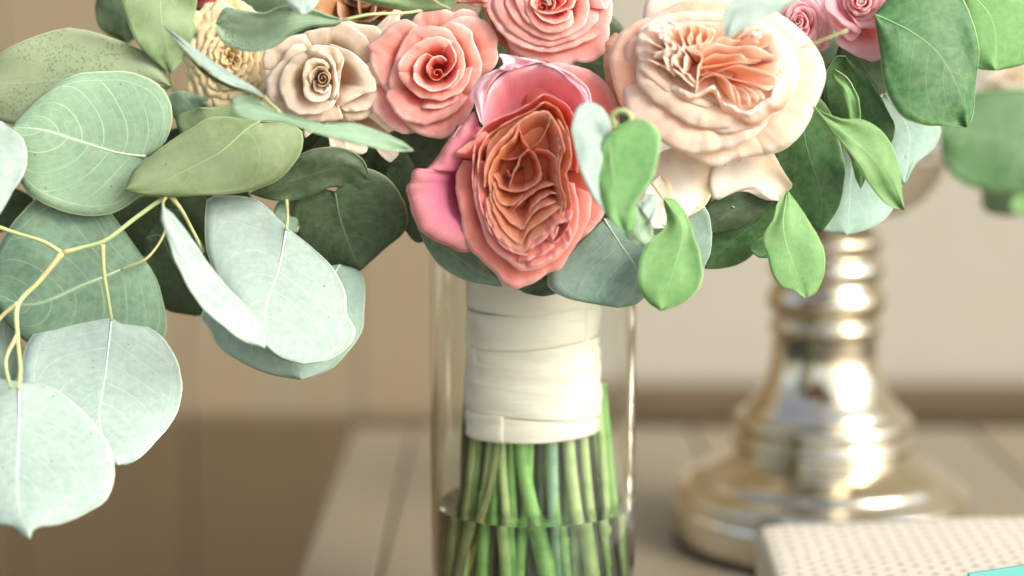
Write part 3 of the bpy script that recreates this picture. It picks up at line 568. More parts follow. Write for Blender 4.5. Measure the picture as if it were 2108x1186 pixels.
s = sprig('eucalyptus_sprig', 1600, 10, F-.09, 'single milky eucalyptus leaf dipping over the top of the peach rose')
leaf(s, (1660, -30), [(1590, -40), (1520, -15), (1492, 20), (1484, 52)], (1497, 80), [(1650, -5), (1600, 24), (1562, 45), (1535, 58)], F-.09, (.2, -.1), .004, .003, 'pale', wave=.002)
s = sprig('distant_leaf_sprig', 2000, 300, F+.28, 'out-of-focus green leaves behind at the right edge of the photo')
leaf(s, (1935, 275), [(1945, 340), (1990, 382)], (2130, 400), [(1960, 215), (2040, 185), (2150, 200)], F+.22, (.1, -.1), .006, 0, 'deep', rib=False)
leaf(s, (2020, 380), [(2025, 430), (2070, 445)], (2130, 430), [(2060, 350), (2130, 350)], F+.26, (.1, .2), .006, 0, 'dark', rib=False)
leaf(s, (2090, 400), [(2080, 430)], (2140, 450), [(2150, 380)], F+.24, (.1, 0), .006, 0, 'green', rib=False)
# ================================================================ ROSES
MP = {
 'pink': petal_mat('petal_salmon_pink', lin('ffe2d8'), lin('fdc2b2'), lin('f68c78'), .3, pos=(.18, .62)),
 'beige': petal_mat('petal_beige', lin('f9f0e2'), lin('f2e3ce'), lin('e6cba8'), .3, pos=(.2, .7)),
 'coral': petal_mat('petal_coral', lin('fbc8c0'), lin('f6a298'), lin('ea7e68'), .28, pos=(.12, .55)),
 'coral_in': petal_mat('petal_coral_inner', lin('f8c8a8'), lin('efaa86'), lin('e28660'), .3, pos=(.10, .6)),
 'rosy': petal_mat('petal_rose_pink', lin('fde6ec'), lin('fab6be'), lin('f6a0a8'), .3, pos=(.14, .34)),
 'rosy_pale': petal_mat('petal_pale_pink', lin('feeaf0'), lin('fcd6e0'), lin('f8b4c0'), .3, pos=(.3, .9)),
 'magenta': petal_mat('petal_magenta', lin('f2aaa8'), lin('e0829a'), lin('c9446c'), .25, pos=(.45, .9)),
 'peach': petal_mat('petal_peach_outer', lin('fff6ea'), lin('ffefdc'), lin('fdd8b8'), .35, pos=(.2, .9)),
 'peach_side': petal_mat('petal_peach_side', lin('fff0e0'), lin('fedcc0'), lin('f9c098'), .35, pos=(.1, .6)),
 'salmon': petal_mat('petal_salmon_inner', lin('fff2e0'), lin('fee2c8'), lin('fcc8a2'), .35, pos=(.12, .5)),
 'ruffle': petal_mat('petal_cream_ruffle', lin('fffaf0'), lin('fef0e2'), lin('fcd4b6'), .35, pos=(.3, .8)),
 'cream': petal_mat('petal_cream', lin('fffaf0'), lin('fbf3e2'), lin('f2e4c6'), .3, spot=.9, pos=(.3, .9)),
 'dahlia': petal_mat('petal_pale_yellow', lin('fdf3d0'), lin('f9e9ba'), lin('f2da9c'), .3, pos=(.2, .8)),
 'candy': petal_mat('petal_candy_pink', lin('fff0f0'), lin('fdd4d8'), lin('f9b0b8'), .35, pos=(.2, .7)),
 'bronze': petal_mat('petal_bronze', lin('ecc8a4'), lin('dcaa80'), lin('b88054'), .3, spot=.5, pos=(.2, .7)),
}
ROLL = [(0, .0004), (.05, .0), (.15, -.0003), (.27, .0003), (.37, .0022), (.47, .006), (.6, .012), (.75, .017)]
BROAD = [(0, 0), (.04, .0002), (.14, .0009), (.26, .0022), (.40, .0045), (.6, .008)]
WIDE = [(0, .0008), (.04, .0001), (.12, -.0010), (.25, -.0014), (.38, -.0002), (.5, .004), (.65, .011), (.85, .02)]
SOFT = [(0, .0), (.05, -.0002), (.12, .0003), (.20, .0018), (.30, .0045), (.42, .009), (.60, .016), (.8, .022)]
WALL = [(0, 0), (.010, .0012), (.03, .004), (.07, .009), (.15, .016), (.35, .022)]
FOLD = [(0, 0), (.02, .0003), (.06, .0010), (.12, .0026), (.20, .0052), (.30, .0085), (.40, .012)]
GLOBE = [(.0, .0004), (-.03, .0), (-.10, .0012), (-.20, .005), (-.30, .012), (-.36, .022), (-.30, .034), (.2, .042)]
def lin_rs(pts, n):
    p = np.array(pts, float); s = np.r_[0, np.cumsum(np.linalg.norm(np.diff(p, axis=0), axis=1))]; u = np.linspace(0, s[-1], n)
    return np.stack([np.interp(u, s, p[:, k]) for k in range(2)], 1)
def petal(fl, edge, c, ze, prof, mat, d0=FOCUS, ns=49, nt=15, tuck=.004, ruf=.0004, rf=7, wav=.0005, name='petal', squeeze=.08, thick=.00016, scale=1.0, crisp=.55):
    """edge: visible margin (px); the sheet runs from it to the heart c (px) along prof (share of the way, depth)"""
    E = cr(edge, ns)*(1-crisp)+lin_rs(edge, ns)*crisp; C = np.array(c, float); q = cr([(k*1.0, dd) for k, dd in prof], nt); sd = random.uniform(0, 99); lip = random.uniform(-.0014, .0006)*min(1, crisp/.5)
    V = []; UV = []
    L = np.linalg.norm(np.diff(E, axis=0), axis=1).sum()
    for i in range(nt):
        t = i/(nt-1); row = []; ru = []
        for j in range(ns):
            s_ = -1+2*j/(ns-1); k, dd = q[i]; k = k*scale
            a = abs(s_); tk = max(0, (a-.6)/.4)**2
            # margins wander a little, ruffled near the rim only
            e = E[j]+(C-E[j])*(squeeze*tk*(1 if k >= 0 else .3))
            x, y = e+(C-e)*k
            w = noise.noise(Vector((s_*L/75, t*2.2, sd)))
            r_ = noise.noise(Vector((s_*L/9*rf/30, sd, t*3)))
            lp = lip*max(0, 1-k/.14)*(.5+noise.noise(Vector((s_*2.3, sd, 0))))
            dp = d0+ze+dd*scale+tuck*tk+lp+wav*w*2+ruf*r_*(1-t)**2*2
            n_ = (C-e); n_ = n_/max(np.linalg.norm(n_), 1e-6)
            sh = (w*4*t*(1-t)*4 + r_*2.2*(1-t)**3)
            row.append(P(x+n_[0]*sh, y+n_[1]*sh, dp)); ru.append((s_*L/200, t))
        V.append(row); UV.append(ru)
    return grid_obj(name, V, UV, MP[mat], fl, thick, origin=V[-1][ns//2])
def sheet(fl, base, left, tip, right, d, mat, tilt=(0, 0), cup=.004, **kw):
    ML['_tmp'] = MP[mat]; return leaf(fl, base, left, tip, right, d, tilt, cup, 0, '_tmp', rib=False, name='petal', wave=.0025, nu=22, **kw)
def T(off, sc, pts): return [(off[0]+x/sc, off[1]+y/sc) for x, y in pts]
A_ = lambda *p: T((740, 0), 3.953, p)
B_ = lambda *p: T((380, 0), 3.954, p)
C_ = lambda *p: T((820, 180), 2.696, p)
D_ = lambda *p: T((1220, 0), 3.954, p)
E_ = lambda *p: T((1580, 0), 2.4716, p)
F_ = lambda *p: T((1140, 200), 2.578, p)
def rose(name, x, y, d, label, cat='rose', group='roses in the bouquet'): return thing(name, P(x, y, d), label, cat, group)
def heart(fl, cx, cy, r, d, mat, turns=1.5, ry=None):
    """the furled bud at the heart: one petal rolled up"""
    ns, nt = 60, 9; V = []; UV = []; ry = ry or r; ph = random.uniform(0, 6)
    for i in range(nt):
        t = i/(nt-1); row = []; ru = []
        for j in range(ns):
            s_ = j/(ns-1); a = ph+s_*turns*2*math.pi; rr = (.12+.88*s_)*(1-.25*(1-t)**2)*(1-.85*t**1.3)
            row.append(P(cx+r*rr*math.cos(a), cy+ry*rr*math.sin(a), d+.010*t-.0035*(1-s_)*(1-t)+.0008*math.sin(a*2))); ru.append((s_*4, .15+t*.85))
        V.append(row); UV.append(ru)
    grid_obj('petal', V, UV, MP[mat], fl, .0002, origin=V[-1][0])
def auto_rose(fl, cx, cy, rx, ry, d, mat, n=14, seed=1, core=(0, 0), rc=.18, prof=ROLL, point=.07, sub=1.0, start=0, low=.022, rot=0.0):
    rg = random.Random(seed); ga = 2.4
    for k in range(n):
        f = 1-(1-rc)*(k/(n-1))**.9; th = start+k*ga+rg.uniform(-.25, .25); hw = 1.15+.5*(1-f)+rg.uniform(-.1, .15)
        ccx = cx+core[0]*(1-f); ccy = cy+core[1]*(1-f); ed = []
        for j in range(13):
            s_ = -1+2*j/12; a = th+hw*s_
            rr = f*(1-.13*abs(s_)**3+point*math.exp(-(s_/.10)**2)*(.6+.4*f)+.025*math.sin(s_*5+k*2+seed))
            X = rx*rr*math.cos(a); Y = ry*rr*math.sin(a)
            ed.append((ccx+X*math.cos(rot)-Y*math.sin(rot), ccy+X*math.sin(rot)+Y*math.cos(rot)))
        petal(fl, ed, (cx+core[0], cy+core[1]), low*(f**1.5)-.003*(1-f), prof, mat, d, ns=31, nt=13, scale=.5+.5*f, tuck=.005, rf=7)
# ------------------------------------------------ salmon rose, left of centre
s = rose('salmon_rose', 902, 157, F, 'open salmon pink rose between the beige rose and the coral garden rose')
c = A_((640, 590))[0]; dR = F-.008
def pr(edge, z, mat='pink', prof=ROLL, **kw): petal(s, edge, c, z*.6, prof, mat, dR, **kw)
pr(A_((380, 240), (430, 150), (520, 75), (620, 42), (700, 75), (760, 95), (850, 70), (930, 90), (1010, 190), (1060, 300)), .024)
pr(A_((640, 230), (740, 165), (830, 130), (930, 130), (1030, 175), (1090, 250), (1122, 310), (1120, 400), (1128, 480), (1100, 550), (1000, 650)), .018)
pr(A_((460, 170), (370, 145), (250, 205), (150, 300), (58, 374), (85, 420), (80, 500), (120, 600), (190, 730), (240, 820)), .016)
pr(A_((150, 640), (95, 770), (90, 860), (120, 930), (200, 1015), (300, 1070), (400, 1100), (470, 1110)), .026)
pr(A_((290, 900), (360, 1000), (430, 1065), (530, 1112), (650, 1132), (740, 1110), (800, 1030), (850, 1030), (900, 930), (950, 800), (970, 700)), .020)
pr(A_((210, 700), (200, 800), (250, 850), (300, 930), (390, 995), (490, 1012), (540, 1032), (590, 1000), (690, 975), (780, 915), (860, 840), (930, 740)), .013)
pr(A_((215, 800), (235, 650), (285, 500), (330, 370), (380, 290), (428, 215), (480, 215), (560, 208), (700, 228), (790, 290), (860, 380)), .011)
pr(A_((640, 190), (740, 170), (850, 205), (917, 255), (930, 330), (970, 420), (1002, 520), (985, 620), (930, 740), (850, 830)), .0125)
pr(A_((300, 470), (302, 560), (322, 640), (400, 730), (500, 798), (600, 812), (668, 832), (720, 800), (830, 750), (900, 650), (940, 540)), .0055)
pr(A_((330, 640), (303, 562), (350, 450), (440, 370), (540, 310), (650, 295), (740, 330), (800, 390)), .0045)
pr(A_((720, 290), (800, 340), (850, 430), (860, 540), (830, 640), (760, 720), (660, 760)), .0035)
pr(A_((430, 620), (440, 540), (480, 470), (545, 430), (620, 470), (700, 480)), .001, prof=SOFT)
pr(A_((430, 560), (440, 640), (490, 700), (570, 745), (660, 742), (740, 700), (800, 630), (830, 540)), .0005, prof=SOFT)
pr(A_((690, 380), (740, 350), (780, 420), (790, 500), (740, 580), (660, 650)), -.0005, prof=SOFT)
pr(A_((540, 600), (550, 520), (590, 470), (660, 450), (720, 480)), -.001, prof=SOFT)
pr(A_((480, 900), (560, 880), (660, 885), (760, 850), (830, 800)), .010, prof=SOFT)
heart(s, c[0]-2, c[1]+2, 24, dR+.0005, 'pink')
# ------------------------------------------------ salmon rose, top centre
s = rose('salmon_rose', 1135, 10, F, 'salmon pink rose cut by the top edge above the coral garden rose')
c = A_((1560, 30))[0]; dR = F-.012
pr(A_((1180, 230), (1210, 380), (1300, 450), (1400, 490), (1500, 512), (1600, 532), (1700, 535), (1765, 500), (1850, 512), (1930, 488), (2000, 420), (2045, 250), (2060, 100)), .022)
pr(A_((1020, -80), (1015, 50), (1060, 150), (1130, 250), (1210, 335), (1300, 378), (1330, 395), (1370, 395), (1450, 422), (1560, 432), (1690, 402), (1800, 362), (1950, 290), (2050, 180), (2075, 40), (2060, -100)), .015)
pr(A_((1060, -100), (1080, 60), (1180, 220), (1300, 320), (1420, 368), (1550, 385), (1700, 345), (1850, 270), (1950, 150), (1960, -40)), .0115)
pr(A_((1150, -100), (1190, 60), (1300, 215), (1420, 290), (1540, 330), (1700, 300), (1830, 210), (1880, 60), (1870, -80)), .0085)
pr(A_((1240, -100), (1280, 60), (1360, 180), (1440, 240), (1520, 268)), .006)
pr(A_((1330, -60), (1350, 90), (1400, 190), (1480, 255), (1600, 275), (1690, 240), (1745, 180), (1745, 90)), .004)
pr(A_((1380, 40), (1430, 110), (1490, 170), (1590, 198), (1690, 165), (1742, 108)), .0015, prof=SOFT)
pr(A_((1380, -60), (1385, 30), (1440, 100), (1530, 118), (1640, 100), (1740, 62), (1785, -20)), -.001, prof=SOFT)
pr(A_((1850, -150), (1960, -60), (2010, 80), (2060, -30)), .012)
pr(A_((1180, -250), (1400, -330), (1700, -320), (1900, -200), (1950, -50)), .010)
pr(A_((1300, -120), (1450, -180), (1650, -170), (1780, -60)), .004)
pr(A_((1560, -60), (1600, 20), (1580, 70), (1560, 90)), -.003, prof=SOFT); pr(A_((1640, -60), (1680, 10), (1640, 60), (1590, 90)), -.002, prof=SOFT)
heart(s, c[0]-18, c[1]+6, 20, dR+.001, 'pink')
s = rose('salmon_rose', 960, 0, F+.01, 'small crop of another salmon rose peeking at the top between leaf and rose')
c = (960, -50); dR = F+.006
for k, e in enumerate([((640, -30), (680, 20), (760, 35), (850, 28), (950, 52), (1040, 60), (1080, 20)), ((700, -60), (760, 5), (860, 20), (960, 10), (1040, 30), (1100, -20)), ((800, -60), (880, -10), (980, -10), (1060, -40))]):
    pr(A_(*e), .010-.004*k)
pr(A_((1060, 150), (1110, 320), (1190, 400), (1260, 480), (1330, 500)), .03, mat='bronze'); pr(A_((1120, 60), (1130, 200), (1200, 330), (1260, 380)), .028)
# ------------------------------------------------ beige rose
s = rose('beige_rose', 665, 165, F, 'muted beige rose left of the salmon rose under the speckled leaf')
c = B_((1125, 640))[0]; dR = F-.006
def pb(edge, z, mat='beige', prof=ROLL, **kw): petal(s, edge, c, z*.6, prof, mat, dR, **kw)
pb(B_((1500, 420), (1600, 300), (1660, 190), (1735, 48), (1755, 120), (1740, 230), (1650, 340)), .034)
pb(B_((1100, 200), (1245, 145), (1400, 190), (1560, 215), (1640, 300), (1650, 420)), .030)
pb(B_((900, 280), (1040, 240), (1160, 215), (1245, 150), (1340, 195), (1470, 290), (1525, 380), (1580, 480)), .022)
pb(B_((620, 600), (632, 480), (655, 390), (760, 320), (880, 290), (960, 270), (1060, 245)), .021)
pb(B_((640, 500), (640, 620), (662, 720), (690, 830), (760, 920), (830, 975)), .021)
pb(B_((780, 880), (830, 940), (980, 985), (1120, 992), (1240, 985), (1290, 960), (1250, 850)), .018)
pb(B_((1270, 1000), (1380, 985), (1480, 960), (1540, 900), (1560, 780)), .028)
pb(B_((1240, 890), (1330, 910), (1480, 900), (1550, 830), (1600, 700)), .023)
pb(B_((1180, 330), (1320, 400), (1420, 465), (1500, 545), (1555, 650), (1560, 735), (1480, 760), (1400, 800), (1310, 850), (1250, 895)), .015)
pb(B_((700, 880), (668, 780), (664, 660), (700, 590), (780, 500), (820, 420), (870, 370), (960, 330)), .0155)
pb(B_((820, 880), (785, 790), (764, 692), (800, 570), (860, 480), (940, 430), (1040, 395), (1120, 390)), .0095)
pb(B_((765, 690), (800, 800), (840, 885), (930, 930), (1040, 935), (1140, 915), (1200, 880), (1260, 800)), .0085)
pb(B_((930, 470), (1000, 390), (1080, 365), (1180, 370), (1250, 400), (1300, 480), (1270, 600), (1262, 700), (1250, 800), (1200, 860)), .0070, ruf=.0014)
pb(B_((960, 420), (1080, 410), (1170, 430), (1230, 500), (1240, 600), (1250, 700), (1230, 790), (1170, 850)), .0045, ruf=.0014)
pb(B_((1000, 790), (962, 690), (960, 600), (985, 500), (1050, 470), (1130, 480), (1190, 540)), .0015)
pb(B_((960, 640), (975, 780), (1040, 830), (1120, 830), (1180, 790), (1200, 700)), .001)
pb(B_((1010, 700), (1020, 600), (1080, 540), (1150, 550), (1190, 620), (1180, 700)), -.001, prof=SOFT)
pb(B_((1040, 660), (1060, 740), (1130, 770), (1180, 720)), -.0015, prof=SOFT)
heart(s, c[0], c[1], 20, dR-.0025, 'beige', ry=23, turns=2)
for e, z in [(((1150, 1050), (1180, 1150), (1190, 1230), (1250, 1310), (1330, 1290), (1360, 1200)), .03), (((1330, 1130), (1350, 1230), (1440, 1260), (1520, 1220)), .034), (((1560, 1150), (1600, 1270), (1680, 1325), (1740, 1250), (1740, 1150)), .036), (((960, 1050), (980, 1120), (1040, 1080), (1090, 1050)), .030)]:
    pb(B_(*e), z, prof=SOFT)
# ------------------------------------------------ bronze bloom behind, top
s = rose('bronze_rose', 740, 20, F+.03, 'brownish peach bloom half hidden behind the leaf at the top of the beige rose')
c = (750, 30); dR = F+.02
for e in [((660, -30), (640, 30), (690, 60)), ((690, 0), (700, 40), (760, 45), (800, 20)), ((735, -20), (740, 30), (770, 30), (780, -10)), ((790, -20), (830, 30), (800, 50))]:
    petal(s, list(e), c, random.uniform(0, .01), SOFT, 'bronze', dR)
auto_rose(s, 740, -10, 95, 60, F+.03, 'bronze', 10, 4)
# ------------------------------------------------ pale yellow dahlia
s = rose('cream_dahlia', 460, 130, F+.03, 'soft-focus cream yellow dahlia with many ragged petals at the left of the roses', 'dahlia')
rg = random.Random(3)
for ring_, (rad, cnt, z) in enumerate([(1.0, 17, .0072), (.87, 16, .0056), (.73, 15, .0041), (.59, 13, .0028), (.45, 11, .0016), (.31, 8, .0007), (.16, 5, 0)]):
    for k in range(cnt):
        a = 2*math.pi*(k+.5*ring_)/cnt+rg.uniform(-.12, .12); rr = rad*rg.uniform(.92, 1.06); w = 1.75*math.pi/cnt
        ed = []
        for j in range(11):
            u = -1+2*j/10; r2 = rr-.10*abs(u)**2.5+.010*math.sin(u*7+k*1.7)
            ed.append((468+94*r2*math.cos(a+w*u), 118+128*r2*math.sin(a+w*u)))
        petal(s, ed, (475, 118), z+rg.uniform(0, .0012), [(0, .0), (.06, -.0004), (.2, -.0002), (.35, .0012), (.5, .003), (.8, .006)], 'dahlia', F+.022, ns=21, nt=9, tuck=.0016, rf=9, ruf=.0004, wav=.0003, squeeze=.03)
# ------------------------------------------------ dim coral bud far left top
s = rose('coral_rosebud', 430, -10, F+.06, 'blurred dull coral rosebud at the top edge above the dahlia', 'rosebud')
auto_rose(s, 430, -15, 48, 42, F+.045, 'coral', 8, 9)
# ------------------------------------------------ coral garden rose
s = rose('coral_garden_rose', 1085, 400, F, 'big cupped coral garden rose with tangled orange heart in the middle of the bouquet')
c = C_((690, 440))[0]; dR = F-.030
def pk(edge, z, mat='coral', prof=ROLL, cc=None, **kw): petal(s, edge, cc or c, z, prof, mat, dR, **kw)
# back petals
pk(A_((1360, 500), (1500, 500), (1700, 520), (1850, 560), (1980, 640), (2060, 760), (2110, 900), (2120, 1050), (2100, 1300), (2060, 1500)), .022, 'coral')
pk(A_((1000, 1150), (1005, 1000), (1015, 880), (1060, 720), (1170, 600), (1320, 548), (1500, 525), (1650, 590), (1780, 690), (1860, 830), (1890, 950)), .0125, 'rosy', prof=[(0, .0), (.04, .001), (.10, .0035), (.20, .009), (.32, .015), (.45, .02), (.7, .026)], ns=61, squeeze=0)
def fold(outer, inner, z, tilt=(0, 0)):
    o_, i_ = A_(*outer), A_(*inner)
    sheet(s, o_[0], o_[1:-1], o_[-1], i_, F-.030+z, 'rosy_pale', tilt, .0012)
fold(((1003, 1010), (985, 990), (945, 860), (908, 745), (930, 690), (960, 650), (1080, 580), (1190, 555), (1300, 545)), ((1008, 960), (1012, 870), (1030, 790), (1062, 705), (1150, 600), (1220, 565)), .0105, (-.5, -.3))
fold(((1135, 560), (1172, 520), (1160, 480), (1130, 440), (1250, 456), (1400, 482), (1520, 512)), ((1180, 575), (1300, 552), (1420, 520)), .0112, (0, -.5))
fold(((1480, 512), (1600, 540), (1700, 585), (1785, 640), (1855, 720), (1885, 820), (1900, 960)), ((1560, 550), (1680, 640), (1770, 720), (1830, 800), (1862, 880)), .0108, (.3, -.4))
pk(C_((1120, 120), (1220, 150), (1262, 320), (1240, 520), (1140, 710), (1080, 790), (990, 860), (900, 980)), .016, 'coral')
# left magenta petals
pk(C_((420, 130), (345, 215), (262, 312), (160, 452), (100, 448), (75, 470), (78, 505), (40, 560), (62, 640), (72, 700), (112, 785), (180, 842), (285, 886), (320, 912), (378, 918), (420, 905)), .010, 'magenta', prof=[(0, .003), (.08, .0), (.18, .0), (.30, .002), (.42, .008), (.55, .016), (.75, .022)], cc=C_((560, 500))[0], squeeze=0, ruf=.0015, tuck=.002)
pk(C_((290, 380), (330, 350), (400, 300), (430, 285), (470, 230)), .006, 'coral', prof=SOFT)
pk(C_((270, 330), (300, 270), (345, 213), (390, 270), (440, 200)), .012, 'coral', prof=SOFT)
# cup
pk(C_((330, 400), (305, 480), (310, 570), (345, 690), (360, 840), (400, 905), (470, 972), (545, 1045), (600, 1105), (660, 1120), (740, 1092), (830, 1035), (900, 1012), (930, 960), (1000, 850), (1070, 740), (1110, 600)), .010, 'coral', ns=61, prof=[(0, .0012), (.05, .0002), (.12, -.0006), (.22, .000), (.32, .004), (.45, .012), (.7, .024)])
pk(C_((420, 400), (412, 500), (420, 620), (455, 750), (490, 860), (550, 925), (620, 975), (672, 1020), (760, 1012), (870, 960), (940, 890), (990, 800), (1010, 680), (1000, 540)), .004, 'coral', ns=51, prof=SOFT)
pk(C_((400, 700), (415, 420), (428, 285), (475, 215), (560, 165), (650, 132), (740, 80), (812, 35), (870, 55), (950, 110), (990, 200), (1010, 330), (1020, 480)), .003, 'coral', ns=61, prof=WALL, ruf=.002)
pk(C_((450, 520), (440, 600), (470, 700), (510, 800), (580, 880), (650, 925), (720, 930), (810, 900), (890, 850), (950, 770), (985, 660)), .0005, 'coral', ns=51, prof=WALL, ruf=.0016)
pk(C_((430, 600), (440, 470), (450, 350), (500, 260), (580, 210), (650, 170), (740, 130), (810, 80), (880, 110), (930, 200), (960, 320), (980, 460)), .001, 'coral_in', ns=61, prof=WALL, ruf=.002)
for e, z, m_ in [
  (((470, 560), (480, 440), (520, 340), (590, 270), (640, 215), (700, 170), (770, 130), (830, 130), (880, 190)), .000, 'coral_in'),
  (((505, 600), (500, 480), (535, 400), (580, 330), (640, 280), (672, 200), (730, 155), (800, 130), (850, 150), (885, 240)), .0015, 'coral_in'),
  (((560, 390), (600, 400), (690, 380), (722, 335), (690, 290), (668, 205)), .003, 'coral_in'),
  (((740, 330), (785, 300), (820, 240), (845, 180), (830, 140)), .003, 'coral_in'),
  (((755, 340), (830, 350), (875, 390), (890, 480), (870, 520)), .003, 'coral_in'),
  (((850, 140), (900, 240), (925, 340), (895, 430), (905, 540), (935, 640), (925, 720)), .000, 'coral_in'),
  (((890, 160), (950, 280), (965, 400), (935, 480), (955, 600), (965, 700), (940, 780)), .0005, 'coral_in'),
  (((870, 200), (900, 330), (880, 430), (885, 540), (915, 650), (890, 740)), .002, 'coral_in'),
  (((610, 565), (635, 480), (655, 440), (680, 380), (730, 340), (775, 400), (792, 480), (760, 540), (690, 570)), .001, 'coral_in'),
  (((525, 480), (560, 555), (630, 582), (720, 562), (790, 510), (800, 470)), .0035, 'coral_in'),
  (((520, 530), (560, 640), (600, 660), (640, 650), (700, 600)), .0025, 'coral_in'),
  (((630, 702), (655, 660), (710, 615), (790, 560), (870, 540), (900, 560)), .0005, 'coral_in'),
  (((720, 740), (740, 670), (790, 620), (860, 590), (910, 600)), .002, 'coral_in'),
  (((515, 560), (540, 650), (590, 720), (630, 760), (690, 790), (720, 740), (760, 690), (840, 650), (900, 640)), .001, 'coral_in'),
  (((500, 590), (525, 690), (580, 790), (640, 850), (680, 870), (720, 800), (790, 750), (860, 700), (920, 660)), .000, 'coral_in'),
  (((480, 620), (510, 740), (570, 840), (640, 900), (700, 912), (750, 850), (820, 810), (900, 740), (940, 690)), -.0005, 'coral_in'),
  (((470, 640), (500, 760), (560, 850), (630, 915), (690, 925), (740, 880), (800, 830), (850, 860), (900, 790)), .000, 'coral'),
  (((700, 920), (760, 880), (830, 830), (880, 760), (950, 740), (985, 700)), -.001, 'coral'),
  (((660, 985), (720, 960), (800, 930), (870, 880), (850, 830), (870, 780), (920, 720)), -.0005, 'coral'),
  (((690, 1005), (780, 990), (880, 930), (950, 860), (970, 780)), .001, 'coral'),
  (((640, 470), (620, 500), (600, 460)), .006, 'coral_in'),
]:
    pk(C_(*e), z*.8, m_, prof=FOLD, ruf=.0010, rf=9, tuck=.003, squeeze=.03, ns=41, nt=11)
pk(C_((480, 700), (500, 300), (700, 150), (900, 300), (930, 650), (700, 900), (520, 800)), .008, 'coral_in', prof=[(0, 0), (.3, .002), (.6, .003), (1, .004)], name='petal')
for q_ in (0,):
    pk(C_((560, 560), (560, 300), (760, 230), (860, 400), (850, 620), (700, 740), (570, 640), (545, 520)), .0115, 'coral_in', prof=[(0, 0), (.5, .0005), (1.0, .001)], squeeze=0, wav=.001)
# ------------------------------------------------ peach globe rose
s = rose('peach_garden_rose', 1475, 170, F, 'large creamy peach garden rose with a frilled salmon heart right of centre')
c = (1468, 150); dR = F-.036
def pp(edge, z, mat='peach', prof=GLOBE, cc=None, **kw): petal(s, edge, cc or c, z, prof, mat, dR, crisp=.12, **kw)
OUT = [(0, .0008), (.04, .0002), (.10, -.0001), (.18, .0004), (.28, .0028), (.42, .009), (.6, .017), (.85, .024)]
# outermost, silhouette petals
pp([(1290, 260), (1361, 289), (1388, 309), (1427, 328), (1462, 343), (1489, 340), (1512, 328), (1547, 324), (1594, 316), (1625, 301), (1656, 268), (1676, 225)], .018, prof=WIDE, ns=61)
pp([(1560, 320), (1625, 300), (1660, 262), (1678, 222), (1690, 195), (1700, 160), (1692, 118), (1662, 75), (1628, 44), (1590, 20), (1550, 5)], .0145, prof=WIDE, ns=61, squeeze=.0)
pp([(1340, 300), (1300, 258), (1268, 190), (1255, 130), (1268, 80), (1298, 50), (1350, 28), (1400, 5), (1460, -5), (1540, 0)], .0155, 'peach_side', prof=WIDE, ns=61)
pp([(1310, 40), (1340, -10), (1420, -30), (1500, -20), (1580, 0)], .036, 'cream', prof=OUT)
pp([(1250, 60), (1242, 120), (1250, 180), (1275, 240)], .036, 'bronze', prof=OUT)
pp([(1268, 175), (1300, 245), (1350, 285), (1420, 318), (1470, 312), (1520, 300), (1580, 262), (1600, 240)], .0105, prof=WIDE, ns=61)
pp([(1275, 150), (1290, 90), (1330, 55), (1390, 30), (1460, 20), (1540, 25), (1600, 50)], .0115, 'peach_side', prof=WIDE, ns=51)
pp([(1420, 270), (1500, 275), (1570, 255), (1620, 215), (1645, 160), (1640, 110), (1610, 65), (1570, 40)], .0080, prof=WIDE, ns=51)
pp([(1300, 120), (1308, 165), (1340, 205), (1390, 240), (1440, 265), (1510, 262), (1580, 232)], .0065, prof=WIDE, ns=51)
pp(D_((340, 470), (330, 350), (370, 240), (480, 160), (620, 110), (800, 90), (1000, 110), (1200, 140), (1380, 160), (1520, 230)), .010, 'peach', prof=OUT, ns=51)
pp(D_((1100, 940), (1250, 930), (1400, 860), (1530, 740), (1610, 600), (1620, 450), (1560, 320), (1460, 220)), .006, prof=OUT, ns=51)
pp(D_((350, 420), (380, 560), (480, 660), (620, 760), (760, 830), (900, 880), (1050, 920)), .005, prof=OUT, ns=51)
pp(D_((400, 560), (350, 450), (360, 320), (440, 220), (560, 170), (700, 190), (860, 180)), .0045, 'ruffle', prof=OUT, ruf=.002)
